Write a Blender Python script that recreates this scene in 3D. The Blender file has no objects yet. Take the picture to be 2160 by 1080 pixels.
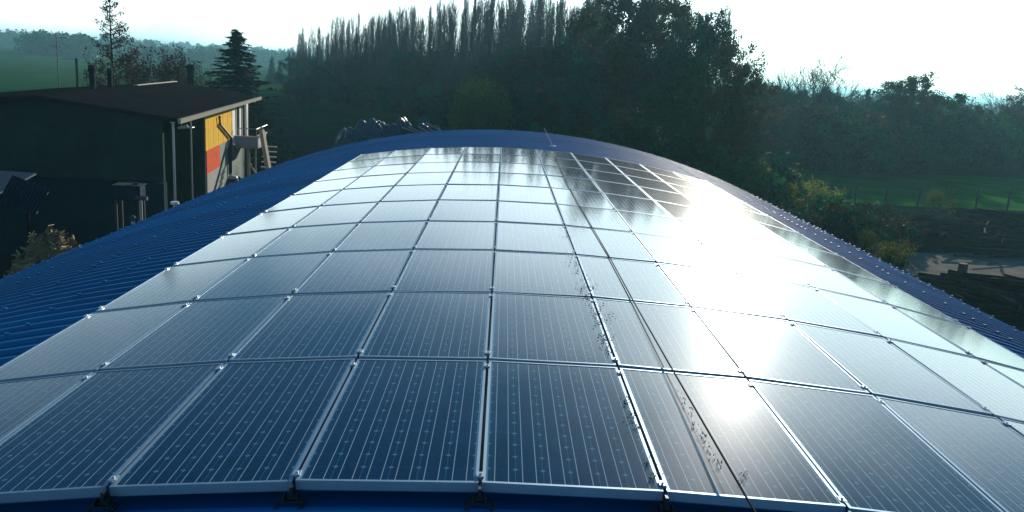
import bpy, math, random
import numpy as np
from mathutils import Vector, Matrix
PI = math.pi
sc = bpy.context.scene
col = sc.collection
rng = np.random.default_rng(7)
random.seed(7)

# ------------------------------------------------------------------ camera
FPX = 1714.26
PITCH, ROLL, YAW = 0.22465, 0.06672, 0.02219
CAM = Vector((-0.57347, 0.0, 1.78545))
fw = Vector((math.sin(YAW)*math.cos(PITCH), math.cos(YAW)*math.cos(PITCH), -math.sin(PITCH)))
r0 = Vector((math.cos(YAW), -math.sin(YAW), 0)); u0 = r0.cross(fw)
rt = r0*math.cos(ROLL) + u0*math.sin(ROLL); up = -r0*math.sin(ROLL) + u0*math.cos(ROLL)
cd = bpy.data.cameras.new('camera'); cam = bpy.data.objects.new('camera', cd); col.objects.link(cam)
m3 = Matrix((rt, up, -fw)).transposed()
cam.matrix_world = Matrix.Translation(CAM) @ m3.to_4x4()
cd.sensor_width = 36; cd.lens = FPX/2160*36; cd.clip_start = 0.05; cd.clip_end = 30000
sc.camera = cam

# ------------------------------------------------------------------ sky, sun, exposure
SUN_AZ, SUN_EL = 19.0, 13.6
w = bpy.data.worlds.new('World'); sc.world = w; w.use_nodes = True
nt = w.node_tree; bg = nt.nodes['Background']
sky = nt.nodes.new('ShaderNodeTexSky'); sky.sky_type = 'NISHITA'; sky.sun_disc = False
sky.sun_elevation = math.radians(SUN_EL); sky.sun_rotation = math.radians(SUN_AZ)
sky.air_density = 1.0; sky.dust_density = 0.6; sky.ozone_density = 1.6
def vm(op, a, b):
    n = nt.nodes.new('ShaderNodeVectorMath'); n.operation = op; nt.links.new(a, n.inputs[0]); n.inputs[1].default_value = b; return n.outputs[0]
# clear part: the Nishita sky, cooled;  hazy part: bright milky band hugging the horizon, strongest towards the sun
def wm(op, a, b):
    n = nt.nodes.new('ShaderNodeMath'); n.operation = op
    for i, v in enumerate((a, b)):
        if isinstance(v, (int, float)): n.inputs[i].default_value = v
        else: nt.links.new(v, n.inputs[i])
    return n.outputs[0]
hs_ = nt.nodes.new('ShaderNodeHueSaturation'); hs_.inputs['Saturation'].default_value = 1.0; nt.links.new(sky.outputs[0], hs_.inputs['Color'])
bw = nt.nodes.new('ShaderNodeRGBToBW'); nt.links.new(sky.outputs[0], bw.inputs[0])
soft = nt.nodes.new('ShaderNodeVectorMath'); soft.operation = 'SCALE'; nt.links.new(hs_.outputs[0], soft.inputs[0])
nt.links.new(wm('DIVIDE', 1.0, wm('ADD', wm('MULTIPLY', bw.outputs[0], 1/30), 1.0)), soft.inputs['Scale'])
clear = vm('MULTIPLY', soft.outputs[0], (.29*.20, .29*.92, .29*1.45))
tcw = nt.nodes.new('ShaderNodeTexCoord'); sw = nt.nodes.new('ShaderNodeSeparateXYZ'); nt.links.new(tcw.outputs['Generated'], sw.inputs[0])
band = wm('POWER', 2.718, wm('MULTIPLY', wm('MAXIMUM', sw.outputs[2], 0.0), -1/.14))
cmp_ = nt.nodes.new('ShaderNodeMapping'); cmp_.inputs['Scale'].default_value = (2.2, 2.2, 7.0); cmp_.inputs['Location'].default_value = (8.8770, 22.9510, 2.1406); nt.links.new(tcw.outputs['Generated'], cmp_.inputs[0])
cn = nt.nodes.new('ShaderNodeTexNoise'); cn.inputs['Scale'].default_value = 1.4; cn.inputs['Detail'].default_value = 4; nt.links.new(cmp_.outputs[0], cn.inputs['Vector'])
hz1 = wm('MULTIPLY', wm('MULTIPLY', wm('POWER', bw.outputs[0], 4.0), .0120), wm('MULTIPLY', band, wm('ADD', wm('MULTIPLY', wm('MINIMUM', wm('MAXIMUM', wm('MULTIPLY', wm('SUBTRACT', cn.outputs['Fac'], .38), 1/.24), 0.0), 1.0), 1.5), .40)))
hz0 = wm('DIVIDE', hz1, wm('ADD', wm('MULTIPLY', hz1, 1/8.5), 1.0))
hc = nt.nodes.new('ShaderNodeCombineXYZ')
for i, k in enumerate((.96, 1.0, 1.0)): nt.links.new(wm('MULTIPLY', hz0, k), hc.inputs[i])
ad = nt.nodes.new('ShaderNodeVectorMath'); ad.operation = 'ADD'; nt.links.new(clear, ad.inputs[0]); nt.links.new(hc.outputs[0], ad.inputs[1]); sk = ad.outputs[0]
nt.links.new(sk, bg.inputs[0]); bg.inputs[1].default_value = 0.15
sd = bpy.data.lights.new('sun', 'SUN'); sd.energy = 3.4; sd.angle = math.radians(0.5); sd.color = (1.0, 0.93, 0.82)
so = bpy.data.objects.new('sun', sd); col.objects.link(so)
a, e = math.radians(SUN_AZ), math.radians(SUN_EL)
sdir = Vector((math.sin(a)*math.cos(e), math.cos(a)*math.cos(e), math.sin(e)))
so.rotation_euler = (-sdir).to_track_quat('-Z', 'Y').to_euler()
sc.view_settings.view_transform = 'Standard'; sc.view_settings.look = 'None'
sc.view_settings.exposure = 0.55; sc.view_settings.gamma = 1.0
sc.render.engine = 'CYCLES'

# ------------------------------------------------------------------ helpers
GZ = -6.5
def ray(x, y):
    d = fw*FPX + rt*(x-1080) - up*(y-540); return d.normalized()
def PZ(x, y, z):
    d = ray(x, y); return CAM + d*((z-CAM.z)/d.z)
def PY(x, y, Y):
    d = ray(x, y); return CAM + d*(Y/d.y)
def PP(x, y, p, n):
    d = ray(x, y); return CAM + d*((p-CAM).dot(n)/d.dot(n))

class MB:
    def __init__(s): s.v = []; s.f = []
    def add(s, vs, fs):
        b = len(s.v); s.v.extend([tuple(q) for q in vs]); s.f.extend([tuple(b+i for i in f) for f in fs]); return s
    def box(s, c, size, rz=0.0, bev=0.0):
        cx, cy, cz = c; X, Y, Z = size[0]/2, size[1]/2, size[2]/2
        co, si = math.cos(rz), math.sin(rz)
        if bev <= 0:
            P = [(sx*X, sy*Y, sz*Z) for sz in (-1, 1) for sx, sy in ((-1,-1),(1,-1),(1,1),(-1,1))]
            F = [(3,2,1,0),(4,5,6,7),(0,1,5,4),(1,2,6,5),(2,3,7,6),(3,0,4,7)]
        else:
            P = []
            for zz, k in ((-Z, bev), (-Z+bev, 0), (Z-bev, 0), (Z, bev)):
                x, y = X-k, Y-k; q = bev if k == 0 else bev*.5
                P += [(-x+q,-y,zz),(x-q,-y,zz),(x,-y+q,zz),(x,y-q,zz),(x-q,y,zz),(-x+q,y,zz),(-x,y-q,zz),(-x,-y+q,zz)]
            F = [tuple(range(7,-1,-1)), tuple(range(24,32))]
            for l in range(3):
                for i in range(8): j = (i+1) % 8; F.append((l*8+i, l*8+j, l*8+8+j, l*8+8+i))
        s.add([(cx+x*co-y*si, cy+x*si+y*co, cz+z) for x, y, z in P], F); return s
    def hexa(s, bot, top):
        s.add(list(bot)+list(top), [(3,2,1,0),(4,5,6,7),(0,1,5,4),(1,2,6,5),(2,3,7,6),(3,0,4,7)]); return s
    def tube(s, pts, rad, n=6, cap=True):
        pts = [Vector(p) for p in pts]; k = len(pts)
        if not hasattr(rad, '__len__'): rad = [rad]*k
        V = []
        for i, p in enumerate(pts):
            t = (pts[min(i+1, k-1)]-pts[max(i-1, 0)])
            if t.length < 1e-9: t = Vector((0,0,1))
            t.normalize()
            a = t.cross(Vector((0,0,1)) if abs(t.z) < .9 else Vector((1,0,0))).normalized(); b = t.cross(a)
            for j in range(n):
                th = 2*PI*j/n; V.append(p + (a*math.cos(th)+b*math.sin(th))*rad[i])
        F = [(i*n+j, i*n+(j+1) % n, (i+1)*n+(j+1) % n, (i+1)*n+j) for i in range(k-1) for j in range(n)]
        if cap: F += [tuple(range(n-1,-1,-1)), tuple(range((k-1)*n, k*n))]
        s.add(V, F); return s
    def quads(s, P, F=None):   # numpy verts (n*4,3)
        b = len(s.v); n = len(P)//4
        s.v.extend(map(tuple, P)); s.f.extend([(b+4*i, b+4*i+1, b+4*i+2, b+4*i+3) for i in range(n)]); return s
    def build(s, name, mat, parent=None, smooth=False):
        me = bpy.data.meshes.new(name); me.from_pydata([tuple(q) for q in s.v], [], s.f); me.update()
        if smooth: me.polygons.foreach_set('use_smooth', [True]*len(me.polygons))
        me.materials.append(mat)
        o = bpy.data.objects.new(name, me); col.objects.link(o)
        if parent: o.parent = parent
        return o
def tag(o, label=None, cat=None, group=None, kind=None):
    if label: o['label'] = label
    if cat: o['category'] = cat
    if group: o['group'] = group
    if kind: o['kind'] = kind
    return o
def empty(name, loc, rz=0.0, label=None, cat=None, group=None):
    o = bpy.data.objects.new(name, None); col.objects.link(o); o.location = loc; o.rotation_euler = (0,0,rz)
    o.empty_display_size = .2
    return tag(o, label, cat, group)
def copy_tree(o, parent=None):
    c = o.copy(); col.objects.link(c)
    if parent: c.parent = parent
    for ch in list(o.children): copy_tree(ch, c)
    return c

# ------------------------------------------------------------------ materials
def mat(name, colr, rough=.7, metal=0.0, spec=.5, noise=None, bump=0.0, bscale=20, trans=0.0, objrand=0.0, coord='Object'):
    """noise = (scale, amount, second colour)"""
    m = bpy.data.materials.new(name); m.use_nodes = True; t = m.node_tree; N = t.nodes; L = t.links
    b = N['Principled BSDF']
    b.inputs['Base Color'].default_value = (*colr, 1); b.inputs['Roughness'].default_value = rough
    b.inputs['Metallic'].default_value = metal; b.inputs['Specular IOR Level'].default_value = spec
    tc = N.new('ShaderNodeTexCoord'); src = None
    if noise:
        nz = N.new('ShaderNodeTexNoise'); nz.inputs['Scale'].default_value = noise[0]; nz.inputs['Detail'].default_value = 6
        nz.inputs['Roughness'].default_value = .65
        L.new(tc.outputs[coord], nz.inputs['Vector'])
        mr = N.new('ShaderNodeMapRange'); mr.inputs['From Min'].default_value = .5-noise[1]; mr.inputs['From Max'].default_value = .5+noise[1]
        L.new(nz.outputs['Fac'], mr.inputs['Value'])
        mx = N.new('ShaderNodeMixRGB'); mx.inputs[1].default_value = (*colr, 1); mx.inputs[2].default_value = (*noise[2], 1)
        L.new(mr.outputs[0], mx.inputs[0]); src = mx.outputs[0]
    if objrand:
        oi = N.new('ShaderNodeObjectInfo'); mr2 = N.new('ShaderNodeMapRange')
        mr2.inputs['To Min'].default_value = 1-objrand; mr2.inputs['To Max'].default_value = 1+objrand
        L.new(oi.outputs['Random'], mr2.inputs['Value'])
        hs = N.new('ShaderNodeHueSaturation'); hs.inputs['Color'].default_value = (*colr, 1)
        if src: L.new(src, hs.inputs['Color'])
        L.new(mr2.outputs[0], hs.inputs['Value']); src = hs.outputs[0]
    if src: L.new(src, b.inputs['Base Color'])
    if bump:
        n2 = N.new('ShaderNodeTexNoise'); n2.inputs['Scale'].default_value = bscale; n2.inputs['Detail'].default_value = 5
        L.new(tc.outputs[coord], n2.inputs['Vector'])
        bp = N.new('ShaderNodeBump'); bp.inputs['Strength'].default_value = bump; bp.inputs['Distance'].default_value = .05
        L.new(n2.outputs['Fac'], bp.inputs['Height']); L.new(bp.outputs[0], b.inputs['Normal'])
    if trans:
        tr = N.new('ShaderNodeBsdfTranslucent'); ms = N.new('ShaderNodeMixShader'); ms.inputs[0].default_value = trans
        tr.inputs[0].default_value = (*colr, 1)
        if src: L.new(src, tr.inputs[0])
        L.new(b.outputs[0], ms.inputs[1]); L.new(tr.outputs[0], ms.inputs[2])
        L.new(ms.outputs[0], N['Material Output'].inputs['Surface'])
    return m

def foliage(name, c1, c2, trans=.25, rand=.3):
    return mat(name, c1, rough=.75, spec=.06, noise=(.9, .2, c2), trans=trans, objrand=rand)

M = {}
M['roof_blue'] = mat('blue_sheet', (.009,.23,.48), rough=.55, spec=.1, noise=(.6,.22,(.008,.18,.39)), bump=.05, bscale=3)
def weather_roof(m):
    t = m.node_tree; N = t.nodes; L = t.links; b = N['Principled BSDF']; src = b.inputs['Base Color'].links[0].from_socket
    tc = N.new('ShaderNodeTexCoord'); mp = N.new('ShaderNodeMapping'); mp.inputs['Scale'].default_value = (.5, 9, .5); L.new(tc.outputs['Object'], mp.inputs[0])
    nz = N.new('ShaderNodeTexNoise'); nz.inputs['Scale'].default_value = 1.0; nz.inputs['Detail'].default_value = 7; nz.inputs['Roughness'].default_value = .7; L.new(mp.outputs[0], nz.inputs['Vector'])
    mr = N.new('ShaderNodeMapRange'); mr.inputs['From Min'].default_value = .45; mr.inputs['From Max'].default_value = .8; mr.inputs['To Max'].default_value = .6; L.new(nz.outputs['Fac'], mr.inputs['Value'])
    mx = N.new('ShaderNodeMixRGB'); mx.inputs[2].default_value = (.04,.13,.19,1); L.new(src, mx.inputs[1]); L.new(mr.outputs[0], mx.inputs[0])
    # one metre wide sheets differ slightly
    sp = N.new('ShaderNodeSeparateXYZ'); L.new(tc.outputs['Object'], sp.inputs[0]); fl = N.new('ShaderNodeMath'); fl.operation = 'FLOOR'; L.new(sp.outputs[1], fl.inputs[0])
    wn = N.new('ShaderNodeTexWhiteNoise'); wn.noise_dimensions = '1D'; L.new(fl.outputs[0], wn.inputs['W'])
    m2 = N.new('ShaderNodeMapRange'); m2.inputs['To Min'].default_value = .82; m2.inputs['To Max'].default_value = 1.12; L.new(wn.outputs['Value'], m2.inputs['Value'])
    hs = N.new('ShaderNodeHueSaturation'); L.new(m2.outputs[0], hs.inputs['Value']); L.new(mx.outputs[0], hs.inputs['Color']); L.new(hs.outputs[0], b.inputs['Base Color'])
weather_roof(M['roof_blue'])
M['alu'] = mat('aluminium', (.27,.43,.54), rough=.5, metal=.5, noise=(9,.3,(.19,.34,.46)))
M['alu_bright'] = mat('clamp_aluminium', (.60,.64,.66), rough=.35, metal=.6)
M['dark_metal'] = mat('dark_metal', (.03,.035,.04), rough=.5, metal=.5)
M['steel'] = mat('galvanised_steel', (.45,.47,.48), rough=.45, metal=.7)
M['rubber'] = mat('black_rubber', (.010,.010,.011), rough=.9, spec=.1)
M['concrete'] = mat('concrete', (.33,.31,.28), rough=.9, noise=(3,.25,(.24,.23,.21)), bump=.2, bscale=15)
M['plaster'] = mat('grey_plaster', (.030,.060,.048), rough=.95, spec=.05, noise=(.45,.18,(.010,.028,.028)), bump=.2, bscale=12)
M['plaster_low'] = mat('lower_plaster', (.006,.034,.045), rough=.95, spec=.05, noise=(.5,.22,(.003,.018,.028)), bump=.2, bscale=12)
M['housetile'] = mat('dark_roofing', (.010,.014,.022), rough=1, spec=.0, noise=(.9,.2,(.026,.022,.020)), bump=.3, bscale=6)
M['yellow'] = mat('ochre_boards', (.93,.58,.05), rough=.9, spec=.05, noise=(2.0,.2,(.74,.42,.04)))
M['red'] = mat('orange_red_panel', (.88,.12,.02), rough=.9, spec=.05, noise=(2.5,.18,(.58,.09,.03)))
M['greygreen'] = mat('grey_green_render', (.20,.26,.20), rough=.9, noise=(2,.25,(.14,.17,.14)))
M['white'] = mat('white_paint', (.72,.70,.66), rough=.6, noise=(4,.3,(.6,.58,.55)))
M['bluegrey'] = mat('blue_grey_panel', (.22,.28,.42), rough=.7)
M['beige'] = mat('beige_stone', (.42,.38,.29), rough=.9, noise=(3,.25,(.33,.30,.23)))
M['tank'] = mat('dull_tank', (.02,.045,.07), rough=.9, spec=.1, noise=(3,.3,(.012,.025,.04)))
M['windowglass'] = mat('window_glass', (.02,.025,.03), rough=.05, spec=.8)
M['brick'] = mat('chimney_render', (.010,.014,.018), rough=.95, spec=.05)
M['bark'] = mat('bark', (.055,.045,.04), rough=.95, noise=(6,.3,(.035,.03,.028)))
M['bark_pale'] = mat('pale_bark', (.10,.085,.075), rough=.95, noise=(6,.3,(.06,.05,.045)))
M['log'] = mat('log_wood', (.05,.046,.036), rough=1, spec=.02, noise=(5,.3,(.03,.03,.03)), objrand=.4)
M['leaf_dark'] = foliage('dark_evergreen_leaves', (.018,.095,.050), (.012,.050,.036))
M['leaf_mid'] = foliage('mid_green_leaves', (.022,.14,.040), (.010,.08,.035))
M['leaf_brown'] = foliage('brown_green_leaves', (.085,.065,.035), (.045,.045,.028))
M['leaf_willow'] = foliage('yellow_green_leaves', (.13,.20,.018), (.05,.10,.012), trans=.4)
M['leaf_yellow'] = foliage('ochre_leaves', (.22,.24,.03), (.07,.11,.02), trans=.45)
M['needle'] = foliage('spruce_needles', (.010,.030,.022), (.006,.018,.016), trans=.05)
M['rust'] = foliage('rusty_needles', (.07,.035,.022), (.035,.024,.020), trans=.25)
M['twig'] = mat('twigs', (.055,.042,.045), rough=.9, objrand=.3)
M['poplar_twig'] = mat('poplar_twigs', (.085,.065,.058), rough=.9, objrand=.35)
M['purple_twig'] = mat('purplish_twigs', (.060,.034,.050), rough=.9, objrand=.35)
M['tarp'] = mat('tarpaulin', (.02,.05,.085), rough=.36, spec=.5, noise=(1.2,.2,(.02,.06,.10)), bump=.6, bscale=6)
M['chips'] = mat('wood_scraps', (.75,.58,.28), rough=.95, spec=.1, noise=(5,.3,(.30,.24,.13)), objrand=.4)
M['sheet'] = mat('zinc_sheet', (.045,.085,.11), rough=.6, metal=.2, noise=(2,.3,(.025,.05,.07)))
M['carpaint'] = mat('pale_car_paint', (.5,.55,.56), rough=.2, spec=.8)
M['lampwhite'] = mat('lamp_white', (.85,.88,.88), rough=.3)

# --- solar cells
def solar_mat():
    m = bpy.data.materials.new('solar_cells'); m.use_nodes = True; t = m.node_tree; N = t.nodes; L = t.links
    b = N['Principled BSDF']
    tc = N.new('ShaderNodeTexCoord'); sp = N.new('ShaderNodeSeparateXYZ'); L.new(tc.outputs['Object'], sp.inputs[0])
    def op(o, a, b_=None, c=None):
        n = N.new('ShaderNodeMath'); n.operation = o
        for i, v in enumerate((a, b_, c)):
            if v is None: continue
            if isinstance(v, (int, float)): n.inputs[i].default_value = v
            else: L.new(v, n.inputs[i])
        return n.outputs[0]
    CP = 0.1275
    # cell coordinates in metres from cell centre
    fx = op('MULTIPLY', op('SUBTRACT', op('FRACT', op('ADD', op('DIVIDE', sp.outputs[0], CP), 30.0)), .5), CP)
    fy = op('MULTIPLY', op('SUBTRACT', op('FRACT', op('ADD', op('DIVIDE', sp.outputs[1], CP), 30.0)), .5), CP)
    ax, ay = op('ABSOLUTE', fx), op('ABSOLUTE', fy)
    gapx = op('GREATER_THAN', ax, .0624); gapy = op('GREATER_THAN', ay, .0626)
    dia = op('GREATER_THAN', op('ADD', ax, ay), .1140)
    gap = op('MAXIMUM', op('MAXIMUM', op('MULTIPLY', gapx, .6), op('MULTIPLY', gapy, .16)), dia)
    bus = op('LESS_THAN', op('ABSOLUTE', op('SUBTRACT', ax, .0315)), .0017)
    # outside of the cell field -> backsheet
    out = op('MAXIMUM', op('GREATER_THAN', op('ABSOLUTE', sp.outputs[0]), 3*CP), op('GREATER_THAN', op('ABSOLUTE', sp.outputs[1]), 6*CP))
    # per cell tint
    wn = N.new('ShaderNodeTexWhiteNoise'); wn.noise_dimensions = '3D'
    cx = N.new('ShaderNodeCombineXYZ')
    L.new(op('FLOOR', op('ADD', op('DIVIDE', sp.outputs[0], CP), 30.0)), cx.inputs[0]); L.new(op('FLOOR', op('ADD', op('DIVIDE', sp.outputs[1], CP), 30.0)), cx.inputs[1])
    oi = N.new('ShaderNodeObjectInfo'); L.new(oi.outputs['Random'], cx.inputs[2]); L.new(cx.outputs[0], wn.inputs[0])
    cell = N.new('ShaderNodeMixRGB'); cell.inputs[1].default_value = (.001,.020,.060,1); cell.inputs[2].default_value = (.002,.030,.085,1)
    L.new(wn.outputs[0], cell.inputs[0])
    g = N.new('ShaderNodeMixRGB'); g.inputs[2].default_value = (.08,.24,.34,1); L.new(cell.outputs[0], g.inputs[1]); L.new(gap, g.inputs[0])
    bb = N.new('ShaderNodeMixRGB'); bb.inputs[2].default_value = (.42,.58,.64,1); L.new(g.outputs[0], bb.inputs[1]); L.new(bus, bb.inputs[0])
    oo = N.new('ShaderNodeMixRGB'); oo.inputs[2].default_value = (.12,.28,.42,1); L.new(bb.outputs[0], oo.inputs[1]); L.new(out, oo.inputs[0])
    # dust film
    nz = N.new('ShaderNodeTexNoise'); nz.inputs['Scale'].default_value = 2.2; nz.inputs['Detail'].default_value = 7; nz.inputs['Roughness'].default_value = .7
    L.new(tc.outputs['Object'], nz.inputs['Vector'])
    n3 = N.new('ShaderNodeTexNoise'); n3.inputs['Scale'].default_value = 160; n3.inputs['Detail'].default_value = 2
    L.new(tc.outputs['Object'], n3.inputs['Vector'])
    dust = N.new('ShaderNodeMapRange'); dust.inputs['From Min'].default_value = .35; dust.inputs['From Max'].default_value = .75
    dust.inputs['To Min'].default_value = .003; dust.inputs['To Max'].default_value = .018
    L.new(nz.outputs['Fac'], dust.inputs['Value'])
    speck = N.new('ShaderNodeMapRange'); speck.inputs['From Min'].default_value = .68; speck.inputs['From Max'].default_value = .74; speck.inputs['To Max'].default_value = .25
    L.new(n3.outputs['Fac'], speck.inputs['Value'])
    edge = op('MULTIPLY', op('MAXIMUM', op('SUBTRACT', op('ABSOLUTE', sp.outputs[0]), .33), 0.0), op('MULTIPLY', nz.outputs['Fac'], 1.6))
    vo = N.new('ShaderNodeTexVoronoi'); vo.inputs['Scale'].default_value = 2.3; vo.inputs['Randomness'].default_value = 1.0
    av = N.new('ShaderNodeVectorMath'); av.operation = 'ADD'; L.new(tc.outputs['Object'], av.inputs[0]); ox = N.new('ShaderNodeCombineXYZ'); L.new(op('MULTIPLY', oi.outputs['Random'], 91.0), ox.inputs[0]); L.new(ox.outputs[0], av.inputs[1])
    L.new(av.outputs[0], vo.inputs['Vector']); L.new(av.outputs[0], nz.inputs['Vector'])
    drop = op('MULTIPLY', op('LESS_THAN', op('ADD', vo.outputs['Distance'], op('MULTIPLY', n3.outputs['Fac'], .02)), .028), .7)
    df = op('MULTIPLY', op('ADD', op('ADD', dust.outputs[0], edge), op('ADD', speck.outputs[0], drop)), op('ADD', op('MULTIPLY', oi.outputs['Random'], 1.1), .45))
    dd = N.new('ShaderNodeMixRGB'); dd.inputs[2].default_value = (.14,.32,.36,1); L.new(oo.outputs[0], dd.inputs[1]); L.new(df, dd.inputs[0])
    L.new(dd.outputs[0], b.inputs['Base Color'])
    rr = N.new('ShaderNodeMapRange'); rr.inputs['To Min'].default_value = .045; rr.inputs['To Max'].default_value = .075
    L.new(nz.outputs['Fac'], rr.inputs['Value']); L.new(rr.outputs[0], b.inputs['Coat Roughness'])
    b.inputs['Coat Weight'].default_value = 1.0; b.inputs['Coat IOR'].default_value = 1.5
    b.inputs['Roughness'].default_value = .33; b.inputs['Specular IOR Level'].default_value = .004   # dust film under the clear gloss: wide soft halo
    b.inputs['IOR'].default_value = 1.5
    bp = N.new('ShaderNodeBump'); bp.inputs['Strength'].default_value = .03; bp.inputs['Distance'].default_value = .004
    L.new(n3.outputs['Fac'], bp.inputs['Height']); L.new(bp.outputs[0], b.inputs['Normal']); L.new(bp.outputs[0], b.inputs['Coat Normal'])
    return m
M['solar'] = solar_mat()

# ------------------------------------------------------------------ ground
def ground_mat():
    m = bpy.data.materials.new('grassland'); m.use_nodes = True; t = m.node_tree; N = t.nodes; L = t.links; b = N['Principled BSDF']
    b.inputs['Roughness'].default_value = 1; b.inputs['Specular IOR Level'].default_value = 0
    tc = N.new('ShaderNodeTexCoord')
    n1 = N.new('ShaderNodeTexNoise'); n1.inputs['Scale'].default_value = .012; n1.inputs['Detail'].default_value = 4
    n2 = N.new('ShaderNodeTexNoise'); n2.inputs['Scale'].default_value = .35; n2.inputs['Detail'].default_value = 8; n2.inputs['Roughness'].default_value = .7
    L.new(tc.outputs['Object'], n1.inputs['Vector']); L.new(tc.outputs['Object'], n2.inputs['Vector'])
    c1 = N.new('ShaderNodeMixRGB'); c1.inputs[1].default_value = (.010,.090,.020,1); c1.inputs[2].default_value = (.035,.11,.022,1)
    mr = N.new('ShaderNodeMapRange'); mr.inputs['From Min'].default_value = .4; mr.inputs['From Max'].default_value = .6
    L.new(n1.outputs['Fac'], mr.inputs['Value']); L.new(mr.outputs[0], c1.inputs[0])
    c2 = N.new('ShaderNodeMixRGB'); c2.blend_type = 'MULTIPLY'; c2.inputs[0].default_value = .8
    cr = N.new('ShaderNodeMapRange'); cr.inputs['From Min'].default_value = .3; cr.inputs['From Max'].default_value = .7; cr.inputs['To Min'].default_value = .45; cr.inputs['To Max'].default_value = 1.15
    L.new(n2.outputs['Fac'], cr.inputs['Value']); L.new(c1.outputs[0], c2.inputs[1]); L.new(cr.outputs[0], c2.inputs[2]); L.new(c2.outputs[0], b.inputs['Base Color'])
    bp = N.new('ShaderNodeBump'); bp.inputs['Strength'].default_value = .6; bp.inputs['Distance'].default_value = .15
    L.new(n2.outputs['Fac'], bp.inputs['Height']); L.new(bp.outputs[0], b.inputs['Normal'])
    return m
def grid_sheet(name, xs, ys, zf, mt, kind='structure'):
    mb = MB(); nx, ny = len(xs), len(ys)
    V = [(x, y, zf(x, y)) for y in ys for x in xs]
    F = [(j*nx+i, j*nx+i+1, (j+1)*nx+i+1, (j+1)*nx+i) for j in range(ny-1) for i in range(nx-1)]
    mb.add(V, F); return tag(mb.build(name, mt, None, True), kind=kind)
def gz(x, y):
    d = math.hypot(x, y); t = max(0, d-260)
    return GZ + .35*math.sin(x*.011+1)*math.sin(y*.009) * min(1, t/200) + min(t/2500, 1)**1.3*5.5
xs = [s*v for s in (-1,) for v in (5900,4900,3600,2600,1800,1200,800,550,400,300,220,160,110,70,40)] + [0] + [40,70,110,160,220,300,400,550,800,1200,1800,2600,3600,4900,5900]
ys = [-600,-200,-60,0,40,70,100,130,160,200,250,300,360,430,520,640,800,1000,1300,1700,2200,3000,4200,5600,7100]
grid_sheet('ground', xs, ys, gz, ground_mat())

def sheet(name, pts, z, mt):
    mb = MB(); mb.add([(x, y, z) for x, y in pts], [tuple(range(len(pts)))]); return tag(mb.build(name, mt), kind='structure')
M['earth'] = mat('bare_earth', (.07,.06,.05), rough=1, spec=0, noise=(.4,.2,(.04,.04,.035)), bump=.5, bscale=2)
M['gravel'] = mat('gravel_track', (.34,.30,.23), rough=1, spec=0, noise=(.8,.2,(.22,.20,.15)), bump=.3, bscale=4)
M['meadow'] = mat('meadow_grass', (.065,.24,.035), rough=1, spec=0, noise=(.3,.15,(.03,.14,.03)), bump=.5, bscale=3)
M['darkfield'] = mat('dark_soil', (.012,.026,.024), rough=1, spec=0, noise=(.5,.2,(.02,.025,.024)), bump=.6, bscale=1.5)
sheet('farmyard', [(-34,4),(-11,2),(-11,38),(-9,62),(-14,84),(-26,96),(-30,60),(-40,30)], GZ+.012, M['earth'])
sheet('ploughed_strip', [(14,30),(34,33),(70,52),(70,67.4),(30,61.9),(14,62.4)], GZ+.008, M['darkfield'])
sheet('meadow', [(20,62.5),(30,62),(70,67.5),(130,80),(130,96),(60,92),(16,84)], GZ+.006, M['meadow'])
pA = [PZ(2300,540,GZ), PZ(1960,534,GZ), PZ(1700,522,GZ), PZ(1690,552,GZ), PZ(1960,586,GZ), PZ(2300,590,GZ)]
sheet('gravel_track', [(p.x, p.y) for p in pA][::-1], GZ+.016, M['gravel'])

# ------------------------------------------------------------------ barn with arched roof
R = 19.492
RR = R-.075           # rib tops
CZ = -R               # z of the roof axis
RY0, RY1 = -3.5, 26.0
TH = math.radians(31)
barn = empty('barn', (0, 11, GZ), 0, 'long barn under an arched blue ribbed metal roof carrying the solar panels', 'barn')
def on_arch(th, r): return (r*math.sin(th), CZ + r*math.cos(th))
mb = MB()
prof = []; pitch = .25; y = RY0
while y < RY1-.001:
    for dy, h in ((0,-.038),(.155,-.038),(.175,0),(.205,0),(.225,-.038)): prof.append((y+dy, h))
    y += pitch
prof.append((RY1, -.038))
NS = 72; V = []; F = []
for (yy, h) in prof:
    for k in range(NS+1):
        x, z = on_arch(-TH+2*TH*k/NS, RR+h); V.append((x, yy-11, z-GZ))
for i in range(len(prof)-1):
    for k in range(NS): F.append((i*(NS+1)+k, i*(NS+1)+k+1, (i+1)*(NS+1)+k+1, (i+1)*(NS+1)+k))
mb.add(V, F)
# thickness: underside and gable edge
b0 = len(mb.v); V2 = []
for yy in (RY0, RY1):
    for k in range(NS+1):
        x, z = on_arch(-TH+2*TH*k/NS, RR-.12); V2.append((x, yy-11, z-GZ))
n1 = NS+1; last = (len(prof)-1)*n1
F2 = [(k+1, k, n1+k, n1+k+1) for k in range(NS)]
mb.add(V2, F2)
for k in range(NS):
    mb.f.append((k+1, k, b0+k, b0+k+1)); mb.f.append((last+k, last+k+1, b0+n1+k+1, b0+n1+k))
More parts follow.
